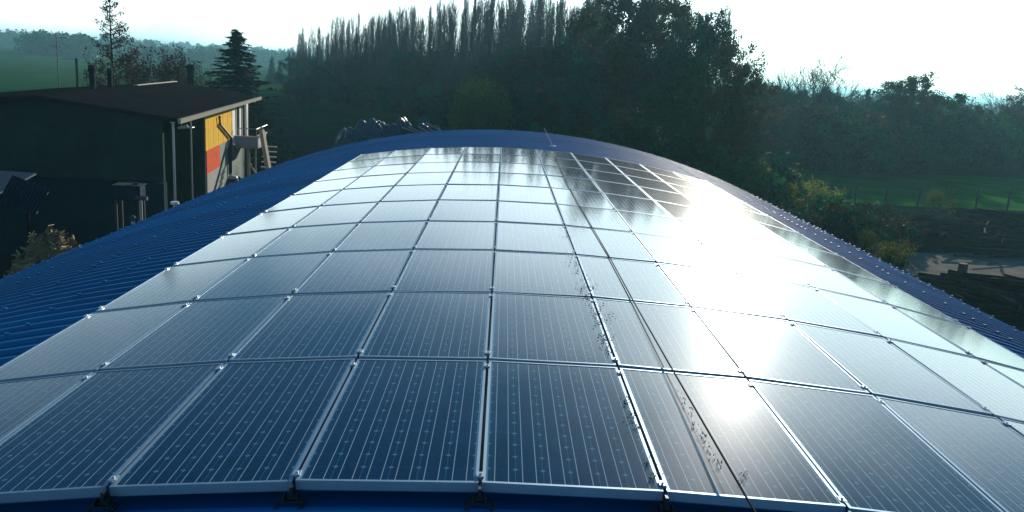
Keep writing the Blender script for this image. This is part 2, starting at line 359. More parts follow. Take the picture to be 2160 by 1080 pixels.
# screws with washers on the ribs
rs = random.Random(3)
for i in range(int((RY1-RY0)/pitch)):
    yy = RY0 + i*pitch + .19
    for th in (-25.5,-22.4,-19.2,-16.0,-13.6,13.4,15.9,19.0,22.2,25.4):
        if (i % 2 == 0) or rs.random() < .35:
            th2 = math.radians(th)+rs.uniform(-.002,.002); x, z = on_arch(th2, RR+.004)
            mb.box((x, yy-11, z-GZ), (.032,.032,.022), rz=rs.uniform(0,1.5))
roof = mb.build('roof', M['roof_blue'], barn)
M['barnwall'] = mat('barn_wall', (.30,.30,.28), rough=.9, noise=(1,.25,(.22,.22,.21)))
mb = MB()
for sx in (-1, 1):
    x, z = on_arch(sx*math.radians(30), RR-.13); mb.box((x-sx*.2, 0, (z-GZ)/2), (.25, RY1-RY0-.6, z-GZ))
for yy in (RY0+.4, RY1-.4):
    N_ = 30; V = []; F = []
    for k in range(N_+1):
        th = math.radians(-30+60*k/N_); x, z = on_arch(th, RR-.13); x *= .97
        for dy in (-.1, .1): V += [(x, yy-11+dy, 0), (x, yy-11+dy, z-GZ)]
    for k in range(N_):
        a = 4*k; F += [(a, a+4, a+5, a+1), (a+2, a+3, a+7, a+6), (a+1, a+5, a+7, a+3)]
    mb.add(V, F)
mb.build('wall', M['barnwall'], barn)

# ------------------------------------------------------------------ solar panels
A5 = 0.013; CW = .828; Y0 = 3.27371; RL = 1.60
PW, PL, FH = .811, 1.552, .046
fr = MB(); T = .015
X, Y = PW/2, PL/2
fr.box((0,-Y+T/2,-FH/2), (PW, T, FH)); fr.box((0,Y-T/2,-FH/2), (PW, T, FH))
fr.box((-X+T/2,0,-FH/2-.0005), (T, PL-2*T, FH-.001)); fr.box((X-T/2,0,-FH/2-.0005), (T, PL-2*T, FH-.001))
gl = MB(); gl.box((0,0,-.0065), (PW-2*T-.001, PL-2*T-.001, .007))
p0 = empty('solar_panel', (0,0,0))
fr.build('frame', M['alu'], p0); gl.build('glass', M['solar'], p0)
ordn = ['first','second','third','fourth','fifth','sixth','seventh','eighth','ninth','tenth']
first = True
for i in range(10):
    for j in range(10):
        o = p0 if first else copy_tree(p0); first = False
        th = A5 + (j+.5-5)*CW/R
        # the chord of a flat panel lies a little inside the arc
        x, z = on_arch(th, R*math.cos(CW/R/2)+.001)
        jit = random.Random(i*10+j)
        o.location = (x, Y0+(i+.5)*RL, z)
        o.rotation_euler = (jit.gauss(0,.0022), th+jit.gauss(0,.003), 0)
        rowt = 'front row' if i == 0 else ('farthest row' if i == 9 else ordn[i]+' row')
        colt = 'leftmost' if j == 0 else ('rightmost' if j == 9 else ordn[j]+' from the left')
        tag(o, 'solar panel in the %s, %s' % (rowt, colt), 'solar panel', 'solar panels on the arched roof')

# ------------------------------------------------------------------ rails, clamps, feet
def clamp_mb():
    c = MB(); c.box((0,0,.003), (.034,.045,.004)); c.box((0,0,-.010), (.010,.05,.024))
    c.tube([(0,0,.004),(0,0,.012)], .0065, 6); return c
cm = None; foot0 = None
for j in range(11):
    th = A5 + (j-5)*CW/R
    if j == 0: th += .012/R
    if j == 10: th -= .012/R
    L_ = 10*RL; x, z = on_arch(th, R)
    t = bpy.data.objects.new('mounting_rail', None); col.objects.link(t)
    t.location = (x, Y0+L_/2, z); t.rotation_euler = (0, th, 0)
    pos = 'along the left edge of the panels' if j == 0 else ('along the right edge of the panels' if j == 10 else 'under the %s seam from the left of the panel field' % ordn[j-1])
    tag(t, 'aluminium mounting rail with clamps ' + pos, 'rail', 'rails under the solar panels')
    rb = MB(); rb.box((0,0,-FH-.013), (.034, L_+.06, .022)); rb.box((0,-L_/2-.012,-FH/2-.012),(.013,.03,.06))
    rb.build('rail', M['dark_metal'], t)
    for i in range(0, 11):
        for sgn in (-1, 1):
            if (i == 0 and sgn < 0) or (i == 10 and sgn > 0): continue
            yy = -L_/2 + i*RL + sgn*(.12 if i not in (0,10) else .09)
            if cm is None: o = clamp_mb().build('clamp', M['alu_bright'], t); cm = o
            else: o = cm.copy(); col.objects.link(o); o.parent = t
            o.location = (0, yy, .001)
    for yy in (-L_/2-.03,):
        if foot0 is None:
            f = MB(); f.box((0,0,-.062), (.10,.045,.006)); f.box((-.028,0,-.05), (.006,.045,.03)); f.box((.028,0,-.05), (.006,.045,.03))
            f.box((-.055,-.02,-.070), (.016,.07,.010)); f.box((.055,-.02,-.070), (.016,.07,.010))
            o = f.build('foot', M['dark_metal'], t); foot0 = o
        else: o = foot0.copy(); col.objects.link(o); o.parent = t
        o.location = (0, yy, 0)

# ------------------------------------------------------------------ cable and rod
def cyl_hit(px, py, h):
    d = ray(px, py); RH = R+h; oz = CAM.z-CZ
    a = d.x**2+d.z**2; b = CAM.x*d.x+oz*d.z; c = CAM.x**2+oz**2-RH*RH
    t = (-b-math.sqrt(max(b*b-a*c, 0)))/a; return CAM+d*t
cp = [cyl_hit(1594,1082,.075), cyl_hit(1575,1050,.072), cyl_hit(1497,915,.055), cyl_hit(1407,760,.030), cyl_hit(1341,644,.014), cyl_hit(1283,537,.006),
      cyl_hit(1232,450,.006), cyl_hit(1195,385,.01), cyl_hit(1170,325,.03)]
tip = PY(1148, 271, cp[-1].y+3.0)
cp = [Vector((cp[0].x+.35, -.6, .45)), Vector((cp[0].x+.12, cp[0].y-1.4, .16))] + cp + [tip]
tag(MB().tube(cp, .0058, 6).build('cable', M['rubber']), 'thin black cable stretched over the panels towards the rod at the far roof end', 'cable')
rodb = cyl_hit(1160, 298, -.07); rodb.y = tip.y+.15
rod = empty('rod', (rodb.x, rodb.y, rodb.z-.02), 0, 'thin pale metal rod leaning at the far end of the blue roof', 'rod')
tl = tip-Vector(rod.location)
MB().tube([(0,0,0), tl*1.02], [.018,.012], 8).build('shaft', M['alu_bright'], rod)
MB().box((0,0,.02), (.16,.16,.03), 0, .005).build('base', M['steel'], rod)

# debris along the seam and the cable
def flake_mb(spots, r, smin, smax):
    mb = MB()
    for (cx, cy, n, sp) in spots:
        for _ in range(n):
            px, py = cx+r.gauss(0, sp), cy+r.gauss(0, sp*.8)
            p = cyl_hit(px, py, .006); s = r.uniform(smin, smax); a = r.uniform(0, PI)
            k = r.randint(4, 6); vs = []
            for q in range(k):
                rr = s*r.uniform(.4, 1)*(1.6 if q % 2 else .7); t = a+2*PI*q/k
                vs.append((p.x+rr*math.cos(t), p.y+rr*math.sin(t), p.z+r.uniform(-.001, .006)))
            mb.add(vs, [tuple(range(k))])
            mb.add([(x, y, z-.004) for x, y, z in vs], [tuple(range(k-1,-1,-1))])
    return mb
M['lichen'] = mat('dead_lichen', (.045,.045,.035), rough=1, spec=.1)
r_ = random.Random(5)
sp1 = [(1182,445,4,5),(1186,480,6,5),(1193,497,8,6),(1200,540,5,6),(1210,552,14,7),(1216,570,10,6),(1236,588,5,6),(1228,606,18,8),(1236,628,18,8),(1248,605,7,6),(1258,648,10,7),(1268,680,16,8),
       (1258,662,10,7),(1275,710,22,9),(1284,735,14,7),(1283,664,8,6),(1320,845,10,8),(1332,880,12,8),(1345,900,7,6),(1372,972,6,7),(1380,1005,8,9)]
tag(flake_mb([(a,b,int(n*1.8),d) for a,b,n,d in sp1], r_, .002, .008).build('lichen_flakes', M['lichen']), 'dark dry lichen flakes scattered along the panel seam left of the cable', 'debris', kind='stuff')
sp2 = [(1432,824,3,3),(1441,834,5,4),(1445,850,3,3),(1458,863,8,4),(1467,892,5,4),(1480,913,6,4),(1486,923,9,4),(1497,943,6,3),(1504,960,3,3),(1517,977,9,4),(1568,1003,14,6)]
tag(flake_mb(sp2, r_, .0025, .006).build('leaf_crumbs', M['lichen']), 'brown leaf crumbs lying beside the cable on the front panels', 'debris', kind='stuff')

# ------------------------------------------------------------------ house
A_ = Vector((-12.96, 31.5, 0)); B_ = Vector((-15.87, 52.02, 0))
hd = (B_-A_).normalized(); hn = Vector((hd.y, -hd.x, 0))       # hd along the eave, hn outward to the right
HL = (B_-A_).length; HRZ = math.atan2(hd.y, hd.x)-PI/2
EZ, RZ_, HW = -.85, -.27, 5.0
house = empty('farmhouse', (A_.x, A_.y, GZ), HRZ, 'long low farmhouse with dark gable wall, ochre boards and shallow dark roof', 'house')
# local frame: x outward right (0 = eave line), y along the house, z from ground
def HB(name, mt, boxes, par=None, bev=0):
    mb = MB()
    for c, s in boxes: mb.box(c, s, 0, bev)
    return mb.build(name, mt, par or house)
ez, rz = EZ-GZ, RZ_-GZ
LW = 12.0; lz = rz-(rz-ez)/HW*(LW-HW)
rf = MB(); t_ = .16
for (xa, za, xb, zb) in ((-HW, rz, 0, ez), (-LW, lz, -HW, rz)):
    rf.hexa([(xa,0,za-t_),(xb,0,zb-t_),(xb,HL,zb-t_),(xa,HL,za-t_)], [(xa,0,za),(xb,0,zb),(xb,HL,zb),(xa,HL,za)])
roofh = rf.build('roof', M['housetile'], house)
M['gutter'] = mat('gutter_paint', (.30,.28,.20), rough=.5)
g = MB(); g.hexa([(.005,-.02,ez-.20),(.10,-.02,ez-.20),(.10,HL+.02,ez-.20),(.005,HL+.02,ez-.20)], [(.005,-.02,ez-.02),(.13,-.02,ez-.02),(.13,HL+.02,ez-.02),(.005,HL+.02,ez-.02)])
g.build('gutter', M['gutter'], house)
fl = MB(); y0r = HL*.60; fl.hexa([(-HW-.12,y0r,rz+.004),(-HW+.12,y0r,rz+.004),(-HW+.12,HL,rz+.004),(-HW-.12,HL,rz+.004)], [(-HW-.1,y0r,rz+.03),(-HW+.1,y0r,rz+.05),(-HW+.1,HL,rz+.05),(-HW-.1,HL,rz+.05)])
fl.build('ridge_flashing', M['beige'], roofh)
WX = -.75                      # wall plane, inset from the eave
def wall_hit(px, py, x=WX):
    p = PP(px, py, A_+hn*x, hn) - A_
    return p.dot(hd), p.z-GZ
yO0 = wall_hit(434, 300)[0]; yO1 = wall_hit(489, 270)[0]
zt = ez-.16
# gable wall, upper and lower
gw = MB(); gw.add([(-LW+.5,.7,3.0),(WX,.7,3.0),(WX,.7,zt+.08),(-HW,.7,rz-.18),(-LW+.5,.7,lz-.16), (-LW+.5,.95,3.0),(WX,.95,3.0),(WX,.95,zt+.08),(-HW,.95,rz-.18),(-LW+.5,.95,lz-.16)],
    [(0,1,2,3,4),(9,8,7,6,5),(1,6,7,2),(0,5,6,1),(4,3,8,9),(3,2,7,8),(5,0,4,9)])
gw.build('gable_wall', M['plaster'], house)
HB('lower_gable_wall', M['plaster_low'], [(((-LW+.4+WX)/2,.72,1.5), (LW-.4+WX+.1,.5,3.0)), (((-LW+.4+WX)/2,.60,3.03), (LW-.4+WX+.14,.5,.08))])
# recess and side walls
HB('side_wall', M['plaster'], [((WX-2.6,(yO0+.9)/2,zt/2), (.2,yO0-1.0,zt)), ((WX-1.3,yO0+.1,zt/2), (2.5,.2,zt)), ((-LW+.6,HL/2,(lz-.2)/2), (.2,HL-1.6,lz-.2)), ((-LW/2-.2,HL-.8,(ez-.2)/2), (LW-1,.2,ez-.2))])
zb = wall_hit(437, 318)[1]
yb_ = MB(); n = 11; wbd = (yO1-yO0)/n
for k in range(n):
    yb_.box((WX-.03+.004*(k % 2), yO0+.2+wbd*(k+.5)-.2, (zb+zt)/2), (.05, wbd-.035, zt-zb))
yb_.box((WX-.07, (yO0+yO1)/2, (zb+zt)/2), (.03, yO1-yO0, zt-zb-.02))
zm = wall_hit(436, 271)[1]; yb_.box((WX+.005,(yO0+yO1)/2,zm),(.03,yO1-yO0,.04))
yb_.build('ochre_boards', M['yellow'], house)
yR1 = wall_hit(465, 330)[0]; zr0 = wall_hit(440, 366)[1]
HB('red_panel', M['red'], [((WX-.06,(yO0+.25+yR1)/2,(zb+zr0)/2-.01), (.08,yR1-yO0-.25,zb-zr0-.02))])
HB('plinth', M['concrete'], [((WX-.06,(yO0+.25+yR1)/2,zr0/2), (.1,yR1-yO0-.25,zr0))])
HB('grey_render', M['greygreen'], [((WX-.07,(yR1+yO1-1.0)/2,zb/2-.01), (.08,yO1-yR1-1.0,zb-.02))])
HB('dark_doorway', M['windowglass'], [((WX-.12,yO1-.5,zb/2-.02), (.06,.9,zb-.1))])
yW1 = wall_hit(523, 250)[0]
HB('white_wall', M['white'], [((WX-.05,(yO1+yW1)/2+.05,(zt+zb-.35)/2), (.12,yW1-yO1-.1,zt-zb+.3))])
HB('lower_white_wall', M['greygreen'], [((WX-.09,(yO1+HL-.7)/2,(zb-.4)/2), (.12,HL-.7-yO1,zb-.4)), ((WX-.09,(yW1+HL-.7)/2+.1,(zt+zb)/2), (.10,HL-.9-yW1,zt-zb+.2))])
for (xa, xb, yt) in ((497,503,2),(509,515,1)):
    ya, yb2 = wall_hit(xa, 250)[0], wall_hit(xb, 250)[0]; zlo = zt-2.15+ (0 if yt == 2 else -.2)
    wf = MB(); cyw = (ya+yb2)/2; ww = yb2-ya
    for s_ in (-1, 1): wf.box((WX+.035, cyw+s_*(ww/2+.04), (zlo+zt-.15)/2), (.05,.08,zt-.15-zlo))
    wf.box((WX+.035,cyw,zt-.15+.03),(.06,ww+.2,.06)); wf.box((WX+.035,cyw,zlo-.03),(.06,ww+.2,.06))
    wo = wf.build('window', M['white'], house)
    MB().box((WX+.018,cyw,(zlo+zt-.15)/2),(.012,ww,zt-.17-zlo)).build('pane', M['windowglass'], wo)
# downpipe
dz = [wall_hit(463, 245, WX+.1), wall_hit(464, 262, WX+.1), wall_hit(487, 290, WX+.1), wall_hit(487, 365, WX+.1)]
MB().tube([(WX+.1, a, b) for a, b in dz], .07, 7).build('downpipe', M['dark_metal'], house)
# chimneys
def chimney(px, pyb, pyt, wpx, capd, xl):
    # locate on plane x = xl of the house
    p = PP(px, pyb, A_+hn*xl, hn)-A_; y_ = p.dot(hd); top = (PP(px, pyt, A_+hn*xl, hn)).z-GZ
    d = (A_+hn*xl+hd*y_-CAM).length; wm = wpx*d/FPX
    rzl = rz-abs(xl+HW)*(rz-ez)/HW
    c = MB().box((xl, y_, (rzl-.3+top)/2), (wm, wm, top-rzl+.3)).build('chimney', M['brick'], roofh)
    MB().box((xl, y_, top+.10), (wm*1.35, wm*1.35, .2), 0, .03).box((xl, y_, top+.26), (wm*1.1, wm*1.1, .10)).build('cap', M[capd], c)
chimney(402, 172, 146, 10, 'brick', -HW-.3)
chimney(196, 186, 152, 9, 'brick', -HW-.6)
chimney(233, 183, 157, 7, 'plaster', -HW-.8)
# porch posts
pf = PZ(366, 430, GZ+1.6)
for (px, pyt, yl, r) in ((366, 262, .55, .05), (403, 262, 4.0, .045)):
    p = PP(px, 300, A_+hd*yl, hd)-A_; xl = p.dot(hn)
    po = MB().tube([(xl, yl, 0), (xl, yl, ez-.2)], r, 8).build('porch_post', M['steel'], house)
    MB().box((xl, yl, ez-.2), (.16,.16,.04)).box((xl, yl, .05), (.2,.2,.1)).build('plate', M['steel'], po)
# balcony and outside stair (concrete), built in the house frame
bz = wall_hit(505, 300, .2)[1]
byA = wall_hit(494, 296, WX)[0]
p = PP(546, 300, A_+hd*(byA+.2), hd)-A_; bxo = p.dot(hn)
zfl = (PP(520, 313, A_+hd*byA, hd)).z-GZ; zpt = (PP(520, 290, A_+hd*byA, hd)).z-GZ
bal = HB('balcony', M['concrete'], [(((WX+bxo)/2, byA+1.7, zfl+.08), (bxo-WX-.01, 3.4, .16))])
HB('parapet', M['bluegrey'], [(((WX+bxo)/2, byA+.06, (zfl+zpt)/2), (bxo-WX-.05, .1, zpt-zfl)), ((bxo-.08, byA+1.8, (zfl+zpt)/2), (.1, 3.1, zpt-zfl))], bal)
HB('coping', M['beige'], [(((WX+bxo)/2, byA+.06, zpt+.04), (bxo-WX+.06, .22, .08)), ((bxo-.08, byA+1.8, zpt+.04), (.22, 3.2, .08))], bal)
for xx in (WX+.75, WX+1.15):
    MB().tube([(xx, byA+.3, 0), (xx, byA+.3, zfl)], .09 if xx < 0.2 else .05, 8).build('balcony_post', M['beige'], bal)
st = MB()
for (dx) in (0,):
    x0s, x1s = bxo+.02, bxo+1.0
    q0 = PP(552, 275, A_+hd*(byA+.6), hd)-A_; q1 = PP(567, 360, A_+hd*(byA-2.2), hd)-A_
    st.tube([(bxo+.1, byA+.5, zpt+.5), (q0.dot(hn), byA+.6, q0.z-GZ), (q1.dot(hn), byA-2.2, q1.z-GZ), (q1.dot(hn)+.1, byA-3.4, 0)], .17, 4)
stair = st.build('stair_stringer', M['beige'], bal)
stp = MB()
for k in range(12):
    f = k/11; xx = bxo+.55+f*.3; yy = byA+.6-f*3.8; stp.box((xx, yy, (zfl)*(1-f)+.1), (.8,.32,.05))
stp.build('stair_steps', M['concrete'], bal)
rl = MB(); rl.tube([(WX+.2, byA+.05, zpt+.5), (bxo-.1, byA+.05, zpt+.5), (bxo+.1, byA+2.8, zpt+.55)], .025, 5)
for xx in (WX+.25, (WX+bxo)/2, bxo-.1): rl.tube([(xx, byA+.05, zpt), (xx, byA+.05, zpt+.5)], .02, 5)
rl.build('handrail', M['steel'], bal)
MB().tube([(WX+.85, byA+.1, zfl-.9), (bxo+.1, byA-.3, zfl-1.75)], .06, 5).build('brace', M['beige'], bal)
# wall lamp on the porch
pl = PP(388, 268, A_+hd*3.2, hd)
lamp = empty('porch_lamp', (pl.x, pl.y, pl.z), HRZ, 'small white lamp under the eave between the two porch posts', 'lamp')
MB().tube([(-.25,0,-.06),(-.1,0,.0),(.12,0,.03),(.22,0,-.03)], [.05,.085,.085,.03], 8).build('lamp_head', M['lampwhite'], lamp)
MB().tube([(.2,0,0),(.3,.1,-.02),(.32,.4,-.02)], .02, 5).build('arm', M['steel'], lamp)
pe = PP(537, 213, A_+hd*(HL-1.2), hd)
el = empty('eave_lamp', tuple(pe), HRZ, 'tiny white lamp under the far right corner of the farmhouse roof', 'lamp')
MB().tube([(0,0,.12),(0,0,.03),(0,0,-.08)], [.03,.09,.05], 8).build('lamp_head', M['lampwhite'], el)
MB().tube([(0,0,.1),(0,0,.35)], .015, 5).build('arm', M['steel'], el)

# ------------------------------------------------------------------ antenna, goal frame, vents
def antenna():
    b = PY(125, 190, 62); t = PY(124, 70, 62); b.z = GZ
    r = empty('tv_antenna', tuple(b), 0, 'tall thin rooftop-height aerial mast with crossbars left of the bare tree', 'antenna')
    h = t.z-b.z
    MB().tube([(0,0,0),(0,0,h)], .035, 6).build('mast', M['dark_metal'], r)
    bm = MB().tube([(-.15,0,h-.25),(.85,0,h-.30)], .03, 5)
    for k in range(7): bm.tube([(k*.13,-.3,h-.25),(k*.13,.3,h-.25)], .012, 4)
    bm.build('beam', M['steel'], r)
    bm = MB().tube([(-.5,0,h-.95),(.35,0,h-.95)], .02, 5); bm.build('lower_beam', M['steel'], r)
antenna()
ga = PY(205, 119, 75); gb = PY(160, 122, 75); gc = PY(130, 124, 75)
gr = empty('pipe_frame', (gb.x, gb.y, GZ), 0, 'white horizontal pipe on a dark post in the green field left of the bare tree', 'frame')
MB().tube([(gc.x-gb.x,0,gc.z-GZ),(0,0,gb.z-GZ),(ga.x-gb.x,0,ga.z-GZ)], .07, 6).build('pipe', M['white'], gr)
MB().tube([(0,.05,0),(0,.05,gb.z-GZ)], .11, 7).build('post', M['plaster'], gr)

# ------------------------------------------------------------------ parked car beside the house
cpz = PZ(476, 372, GZ+1.42)
car = empty('parked_car', (cpz.x, cpz.y, GZ), HRZ+.1, 'pale parked car by the red panel of the farmhouse, only its roof showing', 'car')
def loft(secs):
    mb = MB(); n = len(secs[0]); V = [p for s in secs for p in s]
    F = [(i*n+j, i*n+(j+1) % n, (i+1)*n+(j+1) % n, (i+1)*n+j) for i in range(len(secs)-1) for j in range(n)]
    F += [tuple(range(n-1,-1,-1)), tuple(range((len(secs)-1)*n, len(secs)*n))]; return mb.add(V, F)
def ring(y, wl, wh, zl, zh): return [(-wl,y,zl),(wl,y,zl),(wl*1.03,y,(zl+zh)/2),(wh,y,zh),(wh*.6,y,zh+.03),(-wh*.6,y,zh+.03),(-wh,y,zh),(-wl*1.03,y,(zl+zh)/2)]
loft([ring(-2.05,.7,.62,.35,.6), ring(-1.9,.82,.74,.25,.78), ring(-1.0,.85,.8,.2,.92), ring(1.3,.85,.8,.2,.95), ring(1.9,.83,.76,.25,.9), ring(2.05,.75,.68,.35,.8)]).build('body', M['carpaint'], car, True)
loft([ring(-1.0,.78,.76,.9,.94), ring(-.35,.76,.60,.92,1.36), ring(.6,.76,.60,.92,1.40), ring(1.35,.76,.58,.92,1.3), ring(1.8,.75,.7,.9,.94)]).build('cabin_glass', M['windowglass'], car, True)
loft([ring(-.45,.60,.58,1.34,1.36), ring(.1,.63,.6,1.37,1.41), ring(.7,.63,.6,1.37,1.41), ring(1.35,.6,.56,1.28,1.31)]).build('roof_panel', M['carpaint'], car, True)
for sx in (-1,1):
    for yy in (-1.3,1.3):
        wh = MB().tube([(sx*.66,yy,.31),(sx*.84,yy,.31)], .31, 18).build('wheel', M['rubber'], car)
        MB().tube([(sx*.8,yy,.31),(sx*.855,yy,.31)], .18, 12).build('rim', M['steel'], wh)

# ------------------------------------------------------------------ vegetation builders
def leaf_cloud(centres, radii, per, size, seed, flat=1.0, droop=0.0, aspect=.5):
    """quads with random orientation, scattered round the given clump centres"""
    g = np.random.default_rng(seed); C_ = np.repeat(np.array(centres, float), per, 0); Rr = np.repeat(np.array(radii, float), per)
    n = len(C_)
    d = g.normal(size=(n,3)); d /= np.linalg.norm(d, axis=1)[:,None]
    rad = Rr*g.random(n)**.45
    P = C_ + d*rad[:,None]*np.array([1,1,flat])
    a = g.normal(size=(n,3)); a[:,2] -= droop; a /= np.linalg.norm(a, axis=1)[:,None]
    b = np.cross(a, g.normal(size=(n,3))); b /= np.linalg.norm(b, axis=1)[:,None]
    s = size*(.5+g.random(n))[:,None]
    Q = np.stack([P-a*s, P+b*s*aspect, P+a*s, P-b*s*aspect], 1).reshape(-1,3)
    return Q
def branchy(h, seed, n_main=7, spread=.55, r0=.14, fan=.35, levels=2, up=.6, start=.25, sub=5, ln=.45):
    """trunk with limbs; returns (trunk MB, twig MB, twig tips)"""
    r = random.Random(seed); tr = MB(); tw = MB(); tips = []
    pts = [Vector((0,0,0))]; k = 7
    for i in range(1, k): pts.append(Vector((r.gauss(0,.02)*h, r.gauss(0,.02)*h, h*i/(k-1)*.92)))
    tr.tube(pts, [r0*(1-.85*i/(k-1)) for i in range(k)], 7)
    def at(t):
        f = t*(k-1); i = min(int(f), k-2); return pts[i].lerp(pts[i+1], f-i)
    def grow(p, d, L_, rad, lev):
        q = [p]; dd = d.copy(); m = 4
        for i in range(m):
            dd = (dd+Vector((r.gauss(0,.16), r.gauss(0,.16), r.gauss(.05*up,.10)))).normalized(); q.append(q[-1]+dd*L_/m)
        (tr if lev == 0 else tw).tube(q, [max(rad*(1-.8*i/m), .010) for i in range(m+1)], 5 if lev == 0 else 3, False)
        if lev < levels:
            for _ in range(sub):
                t = r.uniform(.3, 1)*m; i = min(int(t), m-1); s = q[i].lerp(q[i+1], t-i)
                nd = (dd*(1.0)+Vector((r.gauss(0,1), r.gauss(0,1), r.gauss(.3,.7)))*fan*1.6).normalized(); grow(s, nd, L_*r.uniform(.4,.7), rad*.5, lev+1)
        else: tips.append(q[-1]); tips.append(q[-2])
    for i in range(n_main):
        t = start+(1-start)*(i+.5)/n_main; a = r.uniform(0, 2*PI)+i*2.4
        d = Vector((math.cos(a)*spread, math.sin(a)*spread, up)).normalized()
        grow(at(min(t,.99)), d, h*ln*(1.15-.65*t), r0*.45*(1.1-.7*t), 0)
    grow(at(.97), Vector((0,0,1)), h*.18, r0*.2, 0)
    return tr, tw, tips
def tree_obj(name, trunk, twig, crown, mt_tr, mt_tw, mt_cr):
    e = bpy.data.objects.new(name, None); col.objects.link(e)
    if trunk: trunk.build('trunk', mt_tr, e)
    if twig and twig.v: twig.build('limb', mt_tw, e)
    if crown is not None: crown.build('crown', mt_cr, e)
    return e
PROTO = {}
def use(key, loc, s=1.0, rz=None, label=None, cat='tree', group=None, sz=None, name=None, sx=None):
    o, used = PROTO[key]
    if used: o = copy_tree(o)
    PROTO[key][1] = True
    if name: o.name = name
    o.location = loc; o.rotation_euler = (0,0,random.uniform(0,6.28) if rz is None else rz)
    o.scale = (s if sx is None else sx, s if sx is None else sx, s if sz is None else sz)
    return tag(o, label, cat, group)

# evergreen / oak-like trees (unit height 10 m)
def oak(seed, leafmat, h=10, per=66, size=.135, nm=9, spread=.75, blob=.85, levels=1, sub=6):
    tr, tw, tips = branchy(h, seed, n_main=nm, spread=spread, r0=.17, levels=levels, sub=sub, start=.15, ln=.5)
    r = random.Random(seed+50)
    c = [tuple(t) for t in tips]; rad = [blob*r.uniform(.5,1.25) for _ in c]
    for _ in range(10): a = r.uniform(0,6.28); rr = r.uniform(0,.28)*h; c.append((rr*math.cos(a), rr*math.sin(a), r.uniform(.15,.8)*h)); rad.append(blob*1.5)
    cr = MB().quads(leaf_cloud(c, rad, per, size, seed, flat=.75))
    return tree_obj('tree', tr, tw, cr, M['bark'], M['twig'], leafmat)
for i in range(4): PROTO['oak%d' % i] = [oak(20+i, M['leaf_dark'] if i < 2 else M['leaf_brown']), False]
for i in range(2): PROTO['mid%d' % i] = [oak(40+i, M['leaf_mid'], per=50), False]
# sparse leafy tree with airy edges
for i in range(2): PROTO['airy%d' % i] = [oak(60+i, M['leaf_brown'] if i else M['leaf_dark'], per=22, size=.10, nm=13, levels=2, sub=4, blob=.55, spread=.6), False]
# bushes
def bush(seed, leafmat, per=60, size=.11, n=60, rx=2.2, h=3.0, droop=0, asp=.4):
    r = random.Random(seed); tw = MB(); c = []; rad = []
    for k in range(n):
        a = r.uniform(0,6.28); t = r.uniform(0,1)**.5; rr = rx*t; zz = h*(math.sqrt(max(0,1-t*t*.85)))*r.uniform(.45,1)
        p = Vector((rr*math.cos(a), rr*math.sin(a), zz)); c.append(tuple(p)); rad.append(r.uniform(.25,.6)*rx*.35)
        m_ = p*.5+Vector((0,0,.1*h)); tw.tube([(r.gauss(0,.08),r.gauss(0,.08),0), m_, p], [.035,.022,.008], 3, False)
    cr = MB().quads(leaf_cloud(c, rad, per, size, seed, droop=droop, aspect=asp))
    return tree_obj('bush', None, tw, cr, None, M['twig'], leafmat)
PROTO['bush_dark'] = [bush(1, M['leaf_dark']), False]
PROTO['bush_mid'] = [bush(2, M['leaf_mid']), False]
PROTO['bush_yellow'] = [bush(3, M['leaf_yellow'], per=26, size=.10, n=70), False]
PROTO['bush_yellow2'] = [bush(13, M['leaf_yellow'], per=14, size=.10, n=60, rx=2.6, h=2.2), False]
M['leaf_purple'] = foliage('purplish_brush', (.045,.028,.045), (.02,.018,.03), trans=.1)
PROTO['bush_purple'] = [bush(14, M['leaf_purple'], per=40, size=.08), False]
PROTO['oakp'] = [oak(70, M['leaf_purple'], per=40, size=.09), False]
PROTO['bush_brown'] = [bush(4, M['leaf_brown'], per=40), False]
# willow-like round bush with upright strands
def willow(seed):
    r = random.Random(seed); tw = MB(); Q = []
    g = np.random.default_rng(seed)
    for k in range(900):
        a = r.uniform(0,6.28); t = r.random()**.5
        top = Vector((3.5*t*math.cos(a), 3.5*t*math.sin(a), 3.0+4.6*math.sqrt(max(0,1-t*t))*r.uniform(.55,1.05)))
        base = Vector((top.x*.3, top.y*.3, .8)); mid = base.lerp(top,.55)+Vector((top.x*.12,top.y*.12,0))
        if k < 260: tw.tube([base, mid, top], [.03,.018,.005], 3, False)
        m = 14
        for j in range(m):
            f = .35+.65*j/m; p = (base.lerp(mid, f/.55) if f < .55 else mid.lerp(top, (f-.55)/.45))
            d = (top-mid).normalized(); s = .16; b = Vector((r.gauss(0,1), r.gauss(0,1), r.gauss(0,.4))).normalized()
            p = p+Vector((r.gauss(0,.10), r.gauss(0,.10), r.gauss(0,.1))); dd = (d+b*.7).normalized()
            Q += [p-dd*s, p+b.cross(dd)*.035, p+dd*s, p-b.cross(dd)*.035]
    tr = MB().tube([(0,0,0),(0.05,0,1.2)], [.3,.22], 8)
    return tree_obj('willow', tr, tw, MB().quads([tuple(q) for q in Q]), M['bark'], M['twig'], M['leaf_willow'])
PROTO['willow'] = [willow(9), False]
